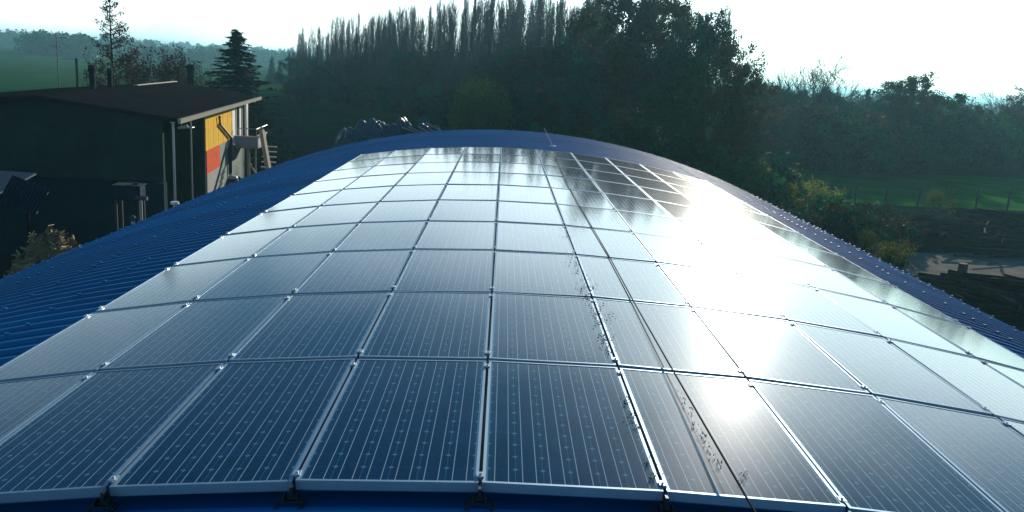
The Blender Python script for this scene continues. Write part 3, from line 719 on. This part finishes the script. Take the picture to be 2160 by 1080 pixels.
# poplars: a straight trunk and many steep branches
def poplar(seed, h=16):
    r = random.Random(seed); tr = MB(); tw = MB(); wd = r.uniform(.6,1.25); lx, ly = r.gauss(0,.022), r.gauss(0,.022)
    pts = [Vector((lx*h*i/8+r.gauss(0,.05)*i*.5, r.gauss(0,.05)*i*.5, h*i/8)) for i in range(9)]
    tr.tube(pts, [.11*(1-.93*i/8) for i in range(9)], 6)
    for k in range(130):
        t = .06+.86*(k/130)**.95; z = h*t; f = t*8; i = min(int(f),7); p = pts[i].lerp(pts[i+1], f-i)
        a = r.uniform(0,6.28); L_ = (h*(1-t)*.34+1.5)*r.uniform(.55,1.1); out = wd*r.uniform(.10,.30)*L_*(1.25-.4*t)
        q1 = p+Vector((math.cos(a)*out*.75, math.sin(a)*out*.75, L_*.45)); q2 = p+Vector((math.cos(a)*out, math.sin(a)*out, L_))
        tw.tube([p, q1, q2], [.022,.017,.009], 3, False)
        for _ in range(3):
            s = p.lerp(q1, r.uniform(.3,1)) if r.random() < .5 else q1.lerp(q2, r.uniform(0,.8)); L2 = L_*r.uniform(.25,.5)
            b = a+r.gauss(0,.9); tw.tube([s, s+Vector((math.cos(b)*L2*.28, math.sin(b)*L2*.28, L2))], [.020,.009], 3, False)
    e = bpy.data.objects.new('poplar', None); col.objects.link(e)
    tr.build('trunk', M['bark_pale'], e); tw.build('crown', M['poplar_twig'], e); return e
for i in range(8): PROTO['poplar%d' % i] = [poplar(100+i), False]
# bare spreading tree / shrub (fan)
def fan_tree(seed, h=5, n=9, mt='twig', spread=.9, sub=6, levels=2, leaves=None, nl=5):
    tr, tw, tips = branchy(h, seed, n_main=n, spread=spread, r0=.15, levels=levels, sub=sub, start=.06, ln=.75, up=.9, fan=.3)
    cr = None
    if leaves: cr = MB().quads(leaf_cloud([tuple(t) for t in tips], [.35]*len(tips), nl, .09, seed))
    return tree_obj('bare_tree', tr, tw, cr, M['bark'], M[mt], M[leaves] if leaves else None)
PROTO['fan0'] = [fan_tree(200), False]; PROTO['fan1'] = [fan_tree(201, mt='purple_twig', sub=7), False]
PROTO['fanleaf'] = [fan_tree(203, h=4, n=8, leaves='leaf_yellow', sub=4), False]
PROTO['fanbrown'] = [fan_tree(204, h=5, n=9, leaves='rust', sub=5, nl=2, mt='purple_twig'), False]
# spruce
def spruce(seed, h=9.6, wbase=2.6, needle='needle'):
    r = random.Random(seed); tr = MB().tube([(0,0,0),(0,0,h*.5),(0,0,h)], [.18,.1,.015], 7); Q = []; tw = MB()
    z = .5
    while z < h-.1:
        f = 1-z/h; L_ = wbase*(f**.82)*r.uniform(.85,1.12)+.12; nb = int(7+6*f)
        z0 = z
        for k in range(nb):
            a = r.uniform(0,6.28); L2 = L_*r.uniform(.6,1.15); rise = r.uniform(.0,.3)*L2; z = z0+r.uniform(-.18,.18)
            pts = [Vector((0,0,z)), Vector((math.cos(a)*L2*.5, math.sin(a)*L2*.5, z-.06*L2)), Vector((math.cos(a)*L2, math.sin(a)*L2, z-.22*L2+rise))]
            tw.tube(pts, [.03,.02,.006], 3, False)
            m = int(10+16*L2)
            for _ in range(m):
                t = r.uniform(.12,1); p = pts[0].lerp(pts[1], t*2) if t < .5 else pts[1].lerp(pts[2], t*2-1)
                sp = .30*L2*(1-t)*.7+.05; b = a+PI/2; off = r.uniform(-1,1)*sp
                p = p+Vector((math.cos(b)*off, math.sin(b)*off, -abs(off)*.35+r.gauss(0,.03)))
                d = Vector((math.cos(a+r.gauss(0,.6)), math.sin(a+r.gauss(0,.6)), r.gauss(-.25,.25))).normalized(); s = .17
                n_ = d.cross(Vector((r.gauss(0,.5), r.gauss(0,.5), 1))).normalized()*.05
                Q += [p-d*s, p+n_, p+d*s, p-n_]
        z = z0+.15+.06*f
    return tree_obj('spruce', tr, tw, MB().quads([tuple(q) for q in Q]), M['bark'], M['bark'], M[needle])
PROTO['spruce'] = [spruce(300), False]
PROTO['fir'] = [spruce(301, h=8, wbase=2.2, needle='leaf_dark'), False]
# tall thin redwood-like tree with sparse rusty foliage
def redwood(seed, h=11.5):
    r = random.Random(seed); tr = MB().tube([(0,0,0),(0.05,0,h*.5),(0,0,h)], [.2,.11,.02], 8); tw = MB(); c = []; rad = []
    z = .6
    while z < h-.2:
        f = 1-z/h; L_ = (.35+2.9*f**.8)*r.uniform(.65,1.15)
        for _ in range(3):
            a = r.uniform(0,6.28); e1 = Vector((math.cos(a)*L_*.55, math.sin(a)*L_*.55, z+.16*L_)); e2 = Vector((math.cos(a)*L_, math.sin(a)*L_, z+.38*L_))
            tw.tube([(0,0,z), e1, e2], [.035,.02,.006], 3, False)
            for _ in range(7):
                s = Vector((0,0,z)).lerp(e1, r.uniform(.4,1)) if r.random() < .4 else e1.lerp(e2, r.random())
                b = a+r.choice((-1,1))*r.uniform(.5,1.3); L2 = L_*r.uniform(.12,.32); q = s+Vector((math.cos(b)*L2, math.sin(b)*L2, r.uniform(-.1,.25)*L2*2))
                tw.tube([s, q], [.012,.004], 3, False)
                if r.random() < .95*(f+.45): c.append(tuple(q)); rad.append(.22)
        z += .26
    return tree_obj('redwood', tr, tw, MB().quads(leaf_cloud(c, rad, 10, .065, seed)), M['bark'], M['twig'], M['rust'])
PROTO['redwood'] = [redwood(400), False]

def base_at(px, Y, z=GZ):
    """ground point at image column px (horizon row) and depth Y"""
    lo = PY(px, 300, Y); return Vector((lo.x, Y, z))
def top_h(px, py, Y): return PY(px, py, Y).z-GZ

# ---- left: redwood, spruce, shrubs
b = base_at(243, 48); use('redwood', b, top_h(245,-22,48)/11.5, 1.0, 'tall thin tree with sparse rusty foliage rising behind the farmhouse chimneys', 'tree', sx=.72)
b = base_at(502, 62); use('spruce', b, top_h(500,62,62)/9.6, .5, 'dark dense spruce behind the farmhouse roof', 'tree', sx=1.7)
for (px, Y, yt, kx) in ((318,60,140,1.0),(350,62,128,.9),(388,66,150,1.0),(275,58,128,.8)):
    h = top_h(px, yt, Y)/6.2
    use('fanbrown', base_at(px, Y), h, None, 'bare brownish shrub tree behind the farmhouse roof near the rusty tree', 'tree', 'bare shrub trees behind the farmhouse roof', sx=h*kx)
use('bush_dark', base_at(584, 56), 1.1, None, 'dark round bush beside the outside stair of the farmhouse', 'bush', sx=.9)
use('fan0', base_at(640, 88), .9, None, 'small bare tree on the dark bank right of the spruce', 'tree')
use('fir', base_at(574, 240), .95, None, 'left one of two small dark firs in the far field beyond the spruce', 'tree', 'small firs in the far field')
use('fir', base_at(590, 236), .8, None, 'right one of two small dark firs in the far field beyond the spruce', 'tree', 'small firs in the far field')

# ---- poplar plantation
prs = random.Random(11)
def lerp_tab(tab, x):
    if x <= tab[0][0]: return tab[0][1]
    for (a,b),(c,d) in zip(tab, tab[1:]):
        if x <= c: return b+(d-b)*(x-a)/(c-a)
    return tab[-1][1]
PT = [(608,74),(650,68),(685,60),(705,44),(760,34),(800,27),(860,18),(920,4),(980,-14),(1060,-22),(1150,-18),(1240,-8),(1340,6),(1420,14),(1510,28)]
PD = [(608,178),(800,140),(1000,112),(1250,112),(1520,122)]
for row in range(4):
    px = 612+row*5
    while px < (1290 if row > 1 else 1515):
        Y = lerp_tab(PD, px)+row*9+prs.gauss(0,1.0)
        h = top_h(px, lerp_tab(PT, px)+prs.uniform(-16,38)+row*2, Y)/16
        use('poplar%d' % prs.randrange(8), base_at(px, Y), h, None, 'bare upright poplar in the dense plantation behind the barn', 'tree', 'bare poplars in the plantation', sx=h*prs.uniform(.62,.98))
        px += (11 if px < 860 else 17 if px < 1250 else 34)*prs.uniform(.5,1.5)
# ---- dark undergrowth in front of the plantation
us = random.Random(12)
for k in range(46):
    f = k/45*1.0
    px = 622+f*680+us.gauss(0,6); i = min(1.0, f*1.35); Y = (170*(1-i)+98*i)+us.uniform(-4,10)
    ytop = lerp_tab([(610,135),(700,132),(760,125),(850,118),(900,128),(1000,138),(1080,125),(1200,112),(1300,110)], px)+us.uniform(-14,26)
    h = top_h(px, ytop, Y); key = us.choice(['oak0','oak1','oak3','mid0','fir','oak2'])
    hh = {'fir':8}.get(key, 10.6); 
    use(key, base_at(px, Y), h/hh, None, 'dark evergreen tree in the undergrowth along the foot of the bare poplars', 'tree', 'dark trees along the foot of the poplars', sx=h/hh*us.uniform(.8,1.1))
for k in range(26):
    px = 625+k*27+us.gauss(0,8); f = (px-620)/700; Y = (160*(1-min(1,f*1.4))+88*min(1,f*1.4))+us.uniform(-4,4)
    use(us.choice(['bush_dark','bush_mid','bush_brown']), base_at(px, Y), us.uniform(1.3,2.0), None, 'dark low bush at the near edge of the poplar wood', 'bush', 'low bushes at the edge of the poplar wood')
# ---- round willow bush
use('willow', base_at(1012, 78), top_h(1010,150,78)/7.6, .3, 'round yellow green willow bush behind the middle of the barn roof', 'bush', sx=.98)
# ---- evergreen grove right of the middle
grove = [(1195,96,90,'oak0'),(1250,84,45,'airy0'),(1285,72,-6,'oak3'),(1335,80,14,'airy0'),(1365,76,30,'airy1'),(1412,70,36,'airy1'),(1448,66,66,'airy0'),(1478,64,92,'airy0'),
         (1512,60,120,'airy1'),(1556,62,160,'airy1'),(1395,60,110,'oak0'),(1455,56,150,'mid1'),(1300,58,130,'oak3'),(1215,66,150,'oak1'),(1530,54,200,'oak2'),(1130,80,165,'oak0'),(1350,54,190,'mid0')]
desc = ['dark','tall dark','tallest dense','airy tall','broad dark','airy brownish','brownish','ragged dark','airy low','low green','front dark','front green','front broad','short dark','low brownish','leftmost dark','front low green']
for (px, Y, yt, key), d_ in zip(grove, desc):
    h = top_h(px, yt, Y); use(key, base_at(px, Y), h/10.7, None, '%s evergreen in the grove behind the right half of the barn roof' % d_, 'tree', sx=h/10.7*.74)
for k in range(22):
    px = 1090+k*24+us.gauss(0,8); Y = us.uniform(46,58)
    use(us.choice(['bush_dark','bush_mid','bush_brown']), base_at(px, Y), us.uniform(1.2,1.7), None, 'dark bush under the evergreen grove just beyond the barn roof', 'bush', 'bushes under the evergreen grove')
# ---- right hand wood
def wood_top(px):
    pts = [(1560,170),(1640,190),(1700,185),(1800,212),(1880,205),(1930,190),(1980,215),(2060,225),(2130,226),(2260,215)]
    for (a,b),(c,d) in zip(pts, pts[1:]):
        if a <= px <= c: return b+(d-b)*(px-a)/(c-a)
    return 215
for k in range(50):
    px = 1560+k*14+us.gauss(0,5); Y = us.uniform(92,128)+(14 if px > 1950 else 0)
    yt = wood_top(px)+us.uniform(2,26); h = top_h(px, yt, Y); key = us.choice(['oak0','oak1','oakp','mid1','oak2','fan1','fan1','oakp','fan0'])
    if abs(px-1905) < 55: key = 'oak3'
    hh = 6.8 if key in ('fan1','fan0') else 10.7
    use(key, base_at(px, Y), h/hh, None, 'dark tree in the wood beyond the meadow on the right', 'tree', 'trees of the wood beyond the meadow', sx=h/hh*us.uniform(.6,.95))
for k in range(34):
    px = 1540+k*20+us.gauss(0,6); Y = us.uniform(84,92)+(16 if px > 1960 else 0)
    use(us.choice(['bush_dark','bush_mid','bush_brown','bush_purple']), base_at(px, Y), us.uniform(1.5,2.4), None, 'dark bush at the edge of the wood beyond the meadow', 'bush', 'bushes along the wood beyond the meadow')
for (px, yt, Y, key, lab) in ((1705,132,105,'fan0','wide bare tree fanning up above the right hand wood'),(1660,150,104,'fan0','bare tree left of the widest bare tree on the skyline'),(1750,150,108,'fan0','bare tree right of the widest bare tree on the skyline'),
        (1905,172,100,'oak3','dark bushy tree standing highest above the right hand wood'),(1880,190,101,'airy0','dark ragged tree just left of the highest bushy tree on the right'),(1815,186,125,'fir','small fir on the skyline between the bare trees and the bushy tree'),
        (2080,232,112,'fir','dark pointed fir in front of the right hand wood'),(2095,198,120,'fan1','bare purplish tree on the skyline near the right edge'),(2165,195,108,'airy1','leafy tree at the right edge of the wood'),(2000,212,104,'mid1','low green tree right of the highest bushy tree')):
    h = top_h(px, yt, Y); hh = {'fan0':4.9,'fan1':4.9,'fir':8}.get(key,10.7)*(1.3 if key.startswith('fan') else 1)
    use(key, base_at(px, Y), h/hh, None, lab, 'tree', sx=h/hh*(.95 if key.startswith('fan') else 1))
# ---- bushes close to the right eave
yl = random.Random(21)
for (px, py, Y, key, s) in ((1560,395,44,'bush_yellow',1.0),(1640,400,46,'bush_yellow',1.1),(1700,410,50,'bush_yellow2',1.2),(1600,380,52,'bush_yellow',1.2),(1740,400,56,'bush_yellow2',1.0),(1660,370,60,'bush_yellow2',1.3),(1520,375,50,'bush_yellow2',1.0),(1600,360,66,'bush_yellow2',1.3)):
    use(key, base_at(px, Y), s, None, 'loose bush with backlit yellowish leaves right of the far barn roof', 'bush', 'yellow leaved bushes right of the far barn roof')
for (px, Y, s, key) in ((1700,36,1.0,'bush_dark'),(1760,38,1.1,'bush_brown'),(1830,37,1.05,'bush_dark'),(1790,43,1.0,'bush_mid'),(1870,42,.9,'bush_brown'),(1640,37,1.0,'bush_brown'),(1900,45,.8,'bush_dark'),(1730,45,.9,'bush_mid'),(1940,46,.6,'bush_brown'),(1600,38,.9,'bush_dark')):
    use(key, base_at(px, Y), s, None, 'dark tangled bush right of the barn roof in front of the meadow', 'bush', 'dark bushes right of the barn roof')
for (px, Y, s, lab) in ((1925,33,.42,'arching shrub with few yellow leaves in front of the gravel track'),(1860,36,.40,'arching shrub just left of the one in front of the gravel track'),(1990,52,.45,'slender shrub standing on the dark soil beyond the gravel track')):
    use('fanleaf', base_at(px, Y), s, None, lab, 'shrub')

# ---- fence posts along the meadow
pf0 = None
for k, (px, py) in enumerate(((1735,424),(1803,428),(1866,431),(1935,434),(2000,437),(2058,440),(2124,444))):
    g_ = PZ(px, py, GZ)
    if pf0 is None:
        pf0 = MB().tube([(0,0,-.1),(0.01,0,.7),(0,0.02,1.35)], [.09,.08,.07], 7).build('fence_post', M['bark_pale']); o = pf0
    else: o = pf0.copy(); col.objects.link(o)
    o.location = g_; o.rotation_euler = (random.uniform(-.04,.04), random.uniform(-.06,.06), random.uniform(0,3)); o.scale = (1,1,random.uniform(.85,1.3))
    tag(o, 'weathered wooden post at the near edge of the meadow, %s from the left' % ordn[k], 'post', 'wooden posts along the meadow')
gp = PZ(2024, 600, GZ)
tag(MB().tube([gp, gp+Vector((0,0,1.0))], [.22,.2], 9).build('stump_post', M['bark_pale']), 'short thick dark post at the near edge of the gravel track', 'post')
# ---- brush and log piles at the lower right
lr = random.Random(31)
def log_pile(name, n, c, ax, length, spread, hh, rad, label):
    root = empty(name, (c.x, c.y, GZ), 0, label, 'log pile')
    for k in range(n):
        a = ax+lr.gauss(0,.28); L_ = length*lr.uniform(.35,1.0); d = Vector((math.cos(a), math.sin(a), lr.gauss(0,.05)))
        off = Vector((-math.sin(ax), math.cos(ax), 0))*lr.uniform(-1,1)*spread
        zz = hh*lr.random()*(1-(off.length/spread)**2*.7)+rad
        p = off+Vector((math.cos(ax), math.sin(ax),0))*lr.uniform(-.6,.6)*length*.3+Vector((0,0,zz)); r = rad*lr.uniform(.45,1.2)
        mid = p+Vector((lr.gauss(0,.14),lr.gauss(0,.14),lr.gauss(0,.12)))
        MB().tube([p-d*L_/2, mid, p+d*L_/2], [r, r*.9, r*.75], 7).build('log', M['log'], root)
c1 = PZ(2110, 640, GZ+1.2); log_pile('log_pile', 70, c1, 2.35, 5.2, 2.6, 2.1, .11, 'big heap of dark thin logs at the lower right beside the barn')
c2 = PZ(2040, 500, GZ+.5); log_pile('brush_pile', 60, c2, .25, 6.5, 3.4, 1.2, .08, 'dark heap of long branches on the soil between track and meadow')
c3 = PZ(2150, 480, GZ+.5); log_pile('brush_pile', 50, c3, -.2, 7, 2.6, 1.3, .08, 'dark branch heap at the right edge just below the meadow')
c4 = PZ(1890, 470, GZ+.4); log_pile('brush_pile', 34, c4, .1, 5, 2.0, .9, .07, 'smaller dark branch heap left of the others below the meadow')

# ------------------------------------------------------------------ tarp covered heap behind the barn
tp = PY(800, 290, 66)
heap = empty('tarp_heap', (tp.x, 66, GZ), 0, 'heap under shiny dark plastic sheeting behind the left half of the barn roof', 'heap')
from mathutils import noise as mnoise
def tarp_mesh(w_, d_, h_, seed, cx=0):
    n, m_ = 90, 44; V = []; F = []
    for j in range(m_+1):
        for i in range(n+1):
            u, v = i/n*2-1, j/m_*2-1
            rr = min(1, (abs(u)**3+abs(v)**3)**(1/3)); base = (1-rr**3)**.5
            p = Vector((u*w_*.35+seed*9, v*d_*.35, 0))
            f1 = mnoise.noise(p*1.5); f2 = abs(mnoise.noise(p*2.3+Vector((5,0,0)))); f3 = abs(mnoise.noise(Vector((p.x*4.2, p.y*7, 3)))); f4 = mnoise.noise(p*11)
            f5 = abs(mnoise.noise(p*5.1)); z = h_*base*(.80+.30*f1) - (.45*f2+.22*f3+.22*f5)*min(1, base*2)*.9 + .04*f4
            V.append((cx+u*w_/2+f3*.15, v*d_/2+f2*.2, max(0, z)))
    for j in range(m_):
        for i in range(n): a = j*(n+1)+i; F.append((a, a+1, a+n+2, a+n+1))
    return MB().add(V, F)
k_ = 66/FPX
tarp_mesh(200*k_, 7, top_h(780,250,66)*1.12, 5, 0).build('tarp', M['tarp'], heap)
tarp_mesh(210*k_, 6, top_h(850,246,66)*1.08, 8, 95*k_*.6).build('tarp', M['tarp'], heap)
tarp_mesh(150*k_, 5, top_h(900,272,66)*1.05, 9, 110*k_).build('tarp', M['tarp'], heap)
for k in range(9):
    a = lr.uniform(-.5,.3); x_ = (60+k*11+lr.uniform(-12,12))*k_; z_ = top_h(860+k*8,268,66)+lr.uniform(-.5,.3)
    MB().tube([(x_-lr.uniform(.3,1.2),-1.5,z_+lr.uniform(.05,.5)),(x_+lr.uniform(.3,1.2),-1.6+a,z_-lr.uniform(.1,.5))], .05, 5).build('stick', M['beige'], heap)

# ------------------------------------------------------------------ left yard clutter
def leaning_sheet(px, py, Y, w_, h_, rz, tilt, label):
    p = PY(px, py, Y); e = empty('metal_sheet', tuple(p), rz, label, 'metal sheet'); e.rotation_euler = (tilt, 0.35, rz)
    mb = MB(); n = 24; V = []; F = []
    for i in range(n+1):
        x = (i/n-.5)*w_; y = .03*(1 if i % 2 else -1)
        for zz in (-h_/2, h_/2): V += [(x, y, zz), (x, y+.012, zz)]
    for i in range(n):
        a = 4*i; F += [(a, a+4, a+6, a+2), (a+1, a+3, a+7, a+5), (a, a+1, a+5, a+4), (a+2, a+6, a+7, a+3)]
    mb.add(V, F); mb.build('sheet', M['sheet'], e)
    MB().box((0,.06,h_/2-.1), (w_,.06,.08)).box((0,.06,-h_/2+.1), (w_,.06,.08)).build('batten', M['bark_pale'], e)
leaning_sheet(50, 412, 19.2, .85, .72, .1, -.5, 'small tilted corrugated metal sheet above the dark yard at the left edge')
# lean-to roof at the left edge
q = PY(-10, 378, 21); sh = empty('lean_to', (q.x-1.6, 21, GZ), 0, 'low lean-to shelter with pale sheet roof at the left edge before the farmhouse', 'shelter')
zz = q.z-GZ
MB().hexa([(-3,-.6,zz-.40),(1.75,-.6,zz-.45),(1.75,1.6,zz-.08),(-3,1.6,zz-.05)], [(-3,-.6,zz-.36),(1.75,-.6,zz-.41),(1.75,1.6,zz-.03),(-3,1.6,zz)]).build('roof', M['sheet'], sh)
for xx, yy in ((-2.8,-.5),(-.6,-.5),(-2.8,1.5),(1.5,1.5)): MB().tube([(xx,yy,0),(xx,yy,zz-.3-(.12 if yy < 0 else -.18))], .05, 6).build('post', M['brick'], sh)
# crates / bench with pallet stack by the gable
def pallet(loc, rz, n, label):
    e = empty('pallet_stack', loc, rz, label, 'pallets')
    for k in range(n):
        mb = MB(); z0 = k*.15
        for i in range(7): mb.box((0,-.5+i/6,z0+.135),(1.2,.11,.02))
        for i in (-1,0,1): mb.box((i*.53,0,z0+.08),(.10,1.0,.085)); 
        for i in (-1,0,1): mb.box((i*.53,0,z0+.02),(.12,1.0,.03))
        mb.build('pallet', M['log'], e)
for (px, py, Y, n, lab) in ((262,452,24,6,'tall stack of grey pallets in the shaded yard before the gable wall'),(200,470,23,3,'low stack of pallets left of the tall one in the shaded yard')):
    p = PY(px, py, Y); pallet((p.x, Y, GZ), .2, n, lab)
p = PY(255, 412, 25)
tk = empty('water_tank', (p.x, 25.6, GZ), .1, 'pale blue grey tank on a stand in the shaded yard before the gable wall', 'tank')
hz = p.z-GZ
MB().box((0,0,hz), (.8,.6,.45), 0, .05).box((0,0,hz+.245),(.86,.66,.04),0,.01).tube([(.2,0,hz+.26),(.2,0,hz+.33)],.08,10).build('tank_body', M['tank'], tk)
for sx in (-.34,.34):
    for sy in (-.24,.24): MB().box((sx,sy,(hz-.23)/2),(.06,.06,hz-.23)).build('leg', M['dark_metal'], tk)
p = PY(297, 418, 25)
MBx = MB().tube([(0,0,0),(0,0,p.z-GZ)], .04, 6)
tp_ = empty('standpipe', (p.x,25,GZ), 0, 'short standpipe with pale elbow right of the blue grey tank', 'pipe')
MBx.build('pipe', M['steel'], tp_); MB().tube([(-.15,0,p.z-GZ),(.2,0,p.z-GZ)], .07, 7).build('elbow', M['sheet'], tp_)
vp = PY(280, 462, 21.0); vb = empty('vent_pipe', (vp.x,21.0,GZ), 0, 'slim vertical pipe with pale knob just beyond the left roof edge', 'pipe')
MB().tube([(0,0,0),(0,0,vp.z-GZ)], .05, 7).build('pipe', M['steel'], vb); MB().tube([(0,0,vp.z-GZ-.05),(0,0,vp.z-GZ+.03),(0,0,vp.z-GZ+.1)], [.06,.09,.03], 8).build('knob', M['sheet'], vb)
vp = PY(369, 430, 24.5); vb = empty('vent_pipe', (vp.x,24.5,GZ), 0, 'vertical pipe with flat white cap at the foot of the left porch post', 'pipe')
MB().tube([(0,0,0),(0,0,vp.z-GZ)], .06, 7).build('pipe', M['steel'], vb); MB().tube([(0,0,vp.z-GZ),(0,0,vp.z-GZ+.07)], [.14,.12], 9).build('cap', M['lampwhite'], vb)
# heap of sunlit wood scraps beyond the left eave
p = PY(128, 530, 21.5)
hp = empty('scrap_heap', (p.x, p.y, GZ), 0, 'sunlit heap of broken wood and straw just beyond the left roof edge', 'heap')
zz = PY(140, 500, 21.5).z-GZ+.25
def heap_z(u, v):
    rr = math.hypot(u, v); return max(0, zz*(1-min(rr,1)**1.6)*(.92+.22*mnoise.noise(Vector((u*3,v*3,1)))+.16*mnoise.noise(Vector((u*11,v*11,1)))))
mb = MB(); n = 60; V = []; F = []
for j in range(n+1):
    for i in range(n+1): u, v = i/n*2-1, j/n*2-1; V.append((u*2.4, v*1.8, heap_z(u, v)))
for j in range(n):
    for i in range(n): a = j*(n+1)+i; F.append((a,a+1,a+n+2,a+n+1))
M['straw_soil'] = mat('straw_soil', (.26,.20,.11), rough=1, spec=.05, noise=(6,.3,(.10,.085,.05)), bump=.5, bscale=14)
mb.add(V, F).build('mound', M['straw_soil'], hp)
sc_ = MB()
for _ in range(900):
    a = lr.uniform(0,6.28); rr = lr.random()**.6*.97; u, v = rr*math.cos(a), rr*math.sin(a); x_, y_, z_ = u*2.4, v*1.8, heap_z(u, v)+.04
    d = Vector((lr.gauss(0,1), lr.gauss(0,1), lr.gauss(0,.3))).normalized()*lr.uniform(.04,.18); sc_.tube([Vector((x_,y_,z_))-d, Vector((x_,y_,z_))+d], lr.uniform(.008,.03), 4)
so_ = sc_.build('scraps', M['chips'], hp); so_['kind'] = 'stuff'

# ------------------------------------------------------------------ far tree belts
def belt(x0px, x1px, Y, hmin, hmax, n, seed, mt, label):
    g = random.Random(seed); c = []; rad = []
    for k in range(n):
        px = x0px+(x1px-x0px)*g.random(); y = Y*g.uniform(.97,1.06); b = base_at(px, y); h = g.uniform(hmin, hmax); z0 = gz(b.x, y)
        m_ = 3+int(h/3)
        for q in range(m_): c.append((b.x+g.gauss(0,h*.22), y+g.gauss(0,h*.2), z0+h*(q+.5)/m_*g.uniform(.8,1.08))); rad.append(h*.26)
    o = MB().quads(leaf_cloud(c, rad, 26, Y*.0016, seed, aspect=.7)).build('distant_wood', mt)
    return tag(o, label, 'wood', kind='stuff')
belt(70, 205, 420, 7, 10.5, 70, 1, M['leaf_dark'], 'dark blue wood in the left distance behind the aerial mast')
belt(-60, 330, 700, 8, 13, 90, 2, M['leaf_dark'], 'hazy far wood on the horizon at the left edge')
belt(300, 470, 480, 5, 8.5, 60, 3, M['leaf_dark'], 'hazy wood between the rusty tree and the spruce')
belt(430, 640, 620, 7, 10, 70, 4, M['leaf_dark'], 'thin hazy line of trees on the horizon right of the spruce')
belt(200, 620, 1100, 8, 14, 90, 5, M['leaf_dark'], 'faint farthest line of trees on the left horizon')
belt(1600, 2250, 220, 5, 8.5, 120, 6, M['leaf_brown'], 'dim wooded ridge behind the right hand wood')

# ------------------------------------------------------------------ haze
hz_ = MB().box((0, 3200, 4), (12000, 8000, 24)); 
hm = bpy.data.materials.new('haze_air'); hm.use_nodes = True; t = hm.node_tree
for n in list(t.nodes):
    if n.type == 'BSDF_PRINCIPLED': t.nodes.remove(n)
pv = t.nodes.new('ShaderNodeVolumePrincipled'); pv.inputs['Color'].default_value = (.36,.80,.92,1); pv.inputs['Density'].default_value = .00050
pv.inputs['Anisotropy'].default_value = .4
t.links.new(pv.outputs[0], t.nodes['Material Output'].inputs['Volume'])
HAZE = hz_.build('haze', hm); tag(HAZE, 'thin bluish air haze over the fields', 'haze', kind='stuff')
for k_, (o_, u_) in PROTO.items():
    if not u_:
        for c_ in list(o_.children): bpy.data.objects.remove(c_)
        bpy.data.objects.remove(o_)
